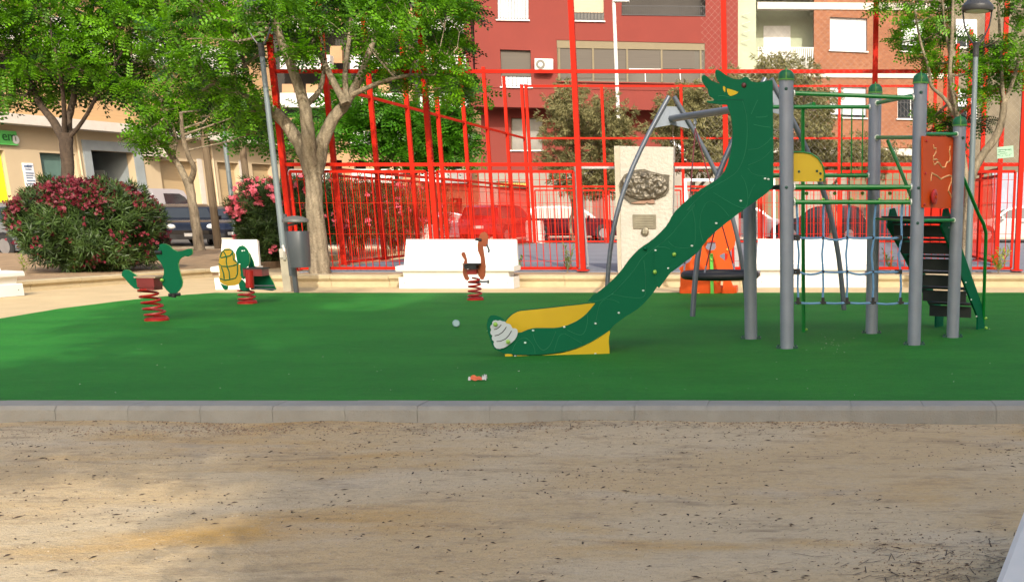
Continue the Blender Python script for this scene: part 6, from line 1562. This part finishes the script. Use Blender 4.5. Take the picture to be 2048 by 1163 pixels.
# ------------------------------------------------------------------ the shade: unseen block of flats and tree, placed and shaped to cast it
def shade():
    Yb = -15.6; H = 22.0 + .0
    L0 = 18.5 - Yb; H = L0 * math.tan(EL0) / math.cos(AZ0)  # unseen occluder: height and corner set by where its shadow must end
    x0_ = -0.75 + (5 - Yb) * math.tan(AZ0)
    t = thing('apartment_building', 'unseen block of flats behind the camera, shaped to shade the playground', 'building', (x0_ + 30, Yb - 6, 0))
    holes = []
    for i in range(12):
        for j in range(6): xx = x0_ + 3 + i * 4.6; zz1 = 1.5 + j * 3.1; holes.append([(xx, Yb, zz1), (xx + 1.6, Yb, zz1), (xx + 1.6, Yb, zz1 + 1.5), (xx, Yb, zz1 + 1.5)])
    m = MB(); m.prism([(x0_, Yb, -.1), (x0_ + 62, Yb, -.1), (x0_ + 62, Yb, H), (x0_, Yb, H)], (0, -.4, 0), 0, holes=holes); m.build('wall', CRM, t)
    m = MB(); m.box((x0_ + 31, Yb - 2.9, H / 2), (61.8, 4.6, H - .2)); m.build('inner_wall', mat('room_dark', (.30, .27, .23), .9), t)
EL0, AZ0 = R(31), R(20)
shade()
cS = []
rS = random.Random(77)
V = []
bS = Vector((1.9, -3.2, GZ)); tS = thing('shade_tree', 'unseen leafy tree behind the camera, shaped to cast dappled shade on the sand', 'tree', tuple(bS))
m = MB(); m.tube([bS, bS + Vector((.1, 0, 2.5)), bS + Vector((-.3, .1, 5.5)), bS + Vector((-1.6, 0, 9))], [.2, .16, .13, .06], 10)
cl_ = []
for i in range(40):
    a = rS.random() * 6.28; q = rS.random() ** .5; zc_ = rS.uniform(6.3, 12.8); w_ = 1.65 * math.sqrt(max(.05, 1 - ((zc_ - 9.6) / 4.2) ** 2))
    c = Vector((-.75 + w_ * q * math.cos(a), -2.2 + .9 * q * math.sin(a), zc_)); cl_.append(c)
    m.tube([bS + Vector((-.3, 0, max(4.6, min(zc_ - 1, 8)))), c], [.05, .012], 5)
for i in range(16): cl_.append(Vector((-2.3 + 3.6 * (i % 8) / 7, -2.2 + .4 * (i // 8), 5.75 + .5 * (i // 8))))
m.build('trunk', BARK, tS)
cl_ += [Vector((.35, -2.3, 4.6)), Vector((.75, -2.3, 4.9)), Vector((.2, -2.3, 5.2)), Vector((.9, -2.2, 4.3))]  # loose low clumps added to trim the sun patch on the sand
for c in cl_:
    P, d = clump_points(c, (.75, .75, .5) if c.z > 5.5 else (.3, .4, .25), 75 if c.z > 5.5 else 16); V.append(instance(P, d * np.array([1, 1, .3]) + nr.normal(size=P.shape) * .4, np.array([0, 0, 1]) + nr.normal(size=P.shape) * .6, .42 * (.7 + .6 * nr.random(len(P))), FR5))
arr_mesh('crown', np.concatenate(V), None, 4, JM, tS)
# ------------------------------------------------------------------ sun, sky, camera
EL, AZ = R(31), R(20)
Ld = Vector((-math.sin(AZ) * math.cos(EL), math.cos(AZ) * math.cos(EL), -math.sin(EL)))
sl = bpy.data.lights.new('sun', 'SUN'); sl.energy = 2.45; sl.angle = R(.55); sl.color = (1, .93, .80)
so_ = bpy.data.objects.new('sun', sl); COL.objects.link(so_); so_.rotation_euler = Ld.to_track_quat('-Z', 'Y').to_euler()
w = bpy.data.worlds.new('World'); sc.world = w; w.use_nodes = True
nt = w.node_tree; bg = nt.nodes['Background']; sk = nt.nodes.new('ShaderNodeTexSky'); sk.sky_type = 'NISHITA'; sk.sun_disc = False
sk.sun_elevation = EL; sk.sun_rotation = math.atan2(-Ld.x, -Ld.y); sk.dust_density = 5; sk.ozone_density = .6; sk.altitude = 10
nt.links.new(sk.outputs[0], bg.inputs['Color']); bg.inputs['Strength'].default_value = .15
cd = bpy.data.cameras.new('camera'); co = bpy.data.objects.new('camera', cd); COL.objects.link(co); sc.camera = co
co.location = CAM; co.rotation_euler = (math.pi / 2 - PIT, 0, 0)
cd.sensor_width = 36; cd.lens = 36 * F / 2048; cd.shift_x = (1024 - PX) / 2048; cd.shift_y = (PY - 581.5) / 2048
cd.clip_end = 3000; cd.clip_start = .05
sc.view_settings.view_transform = 'Standard'; sc.view_settings.look = 'None'; sc.view_settings.exposure = .93; sc.view_settings.gamma = 1
sc.cycles.max_bounces = 6; sc.cycles.transparent_max_bounces = 8
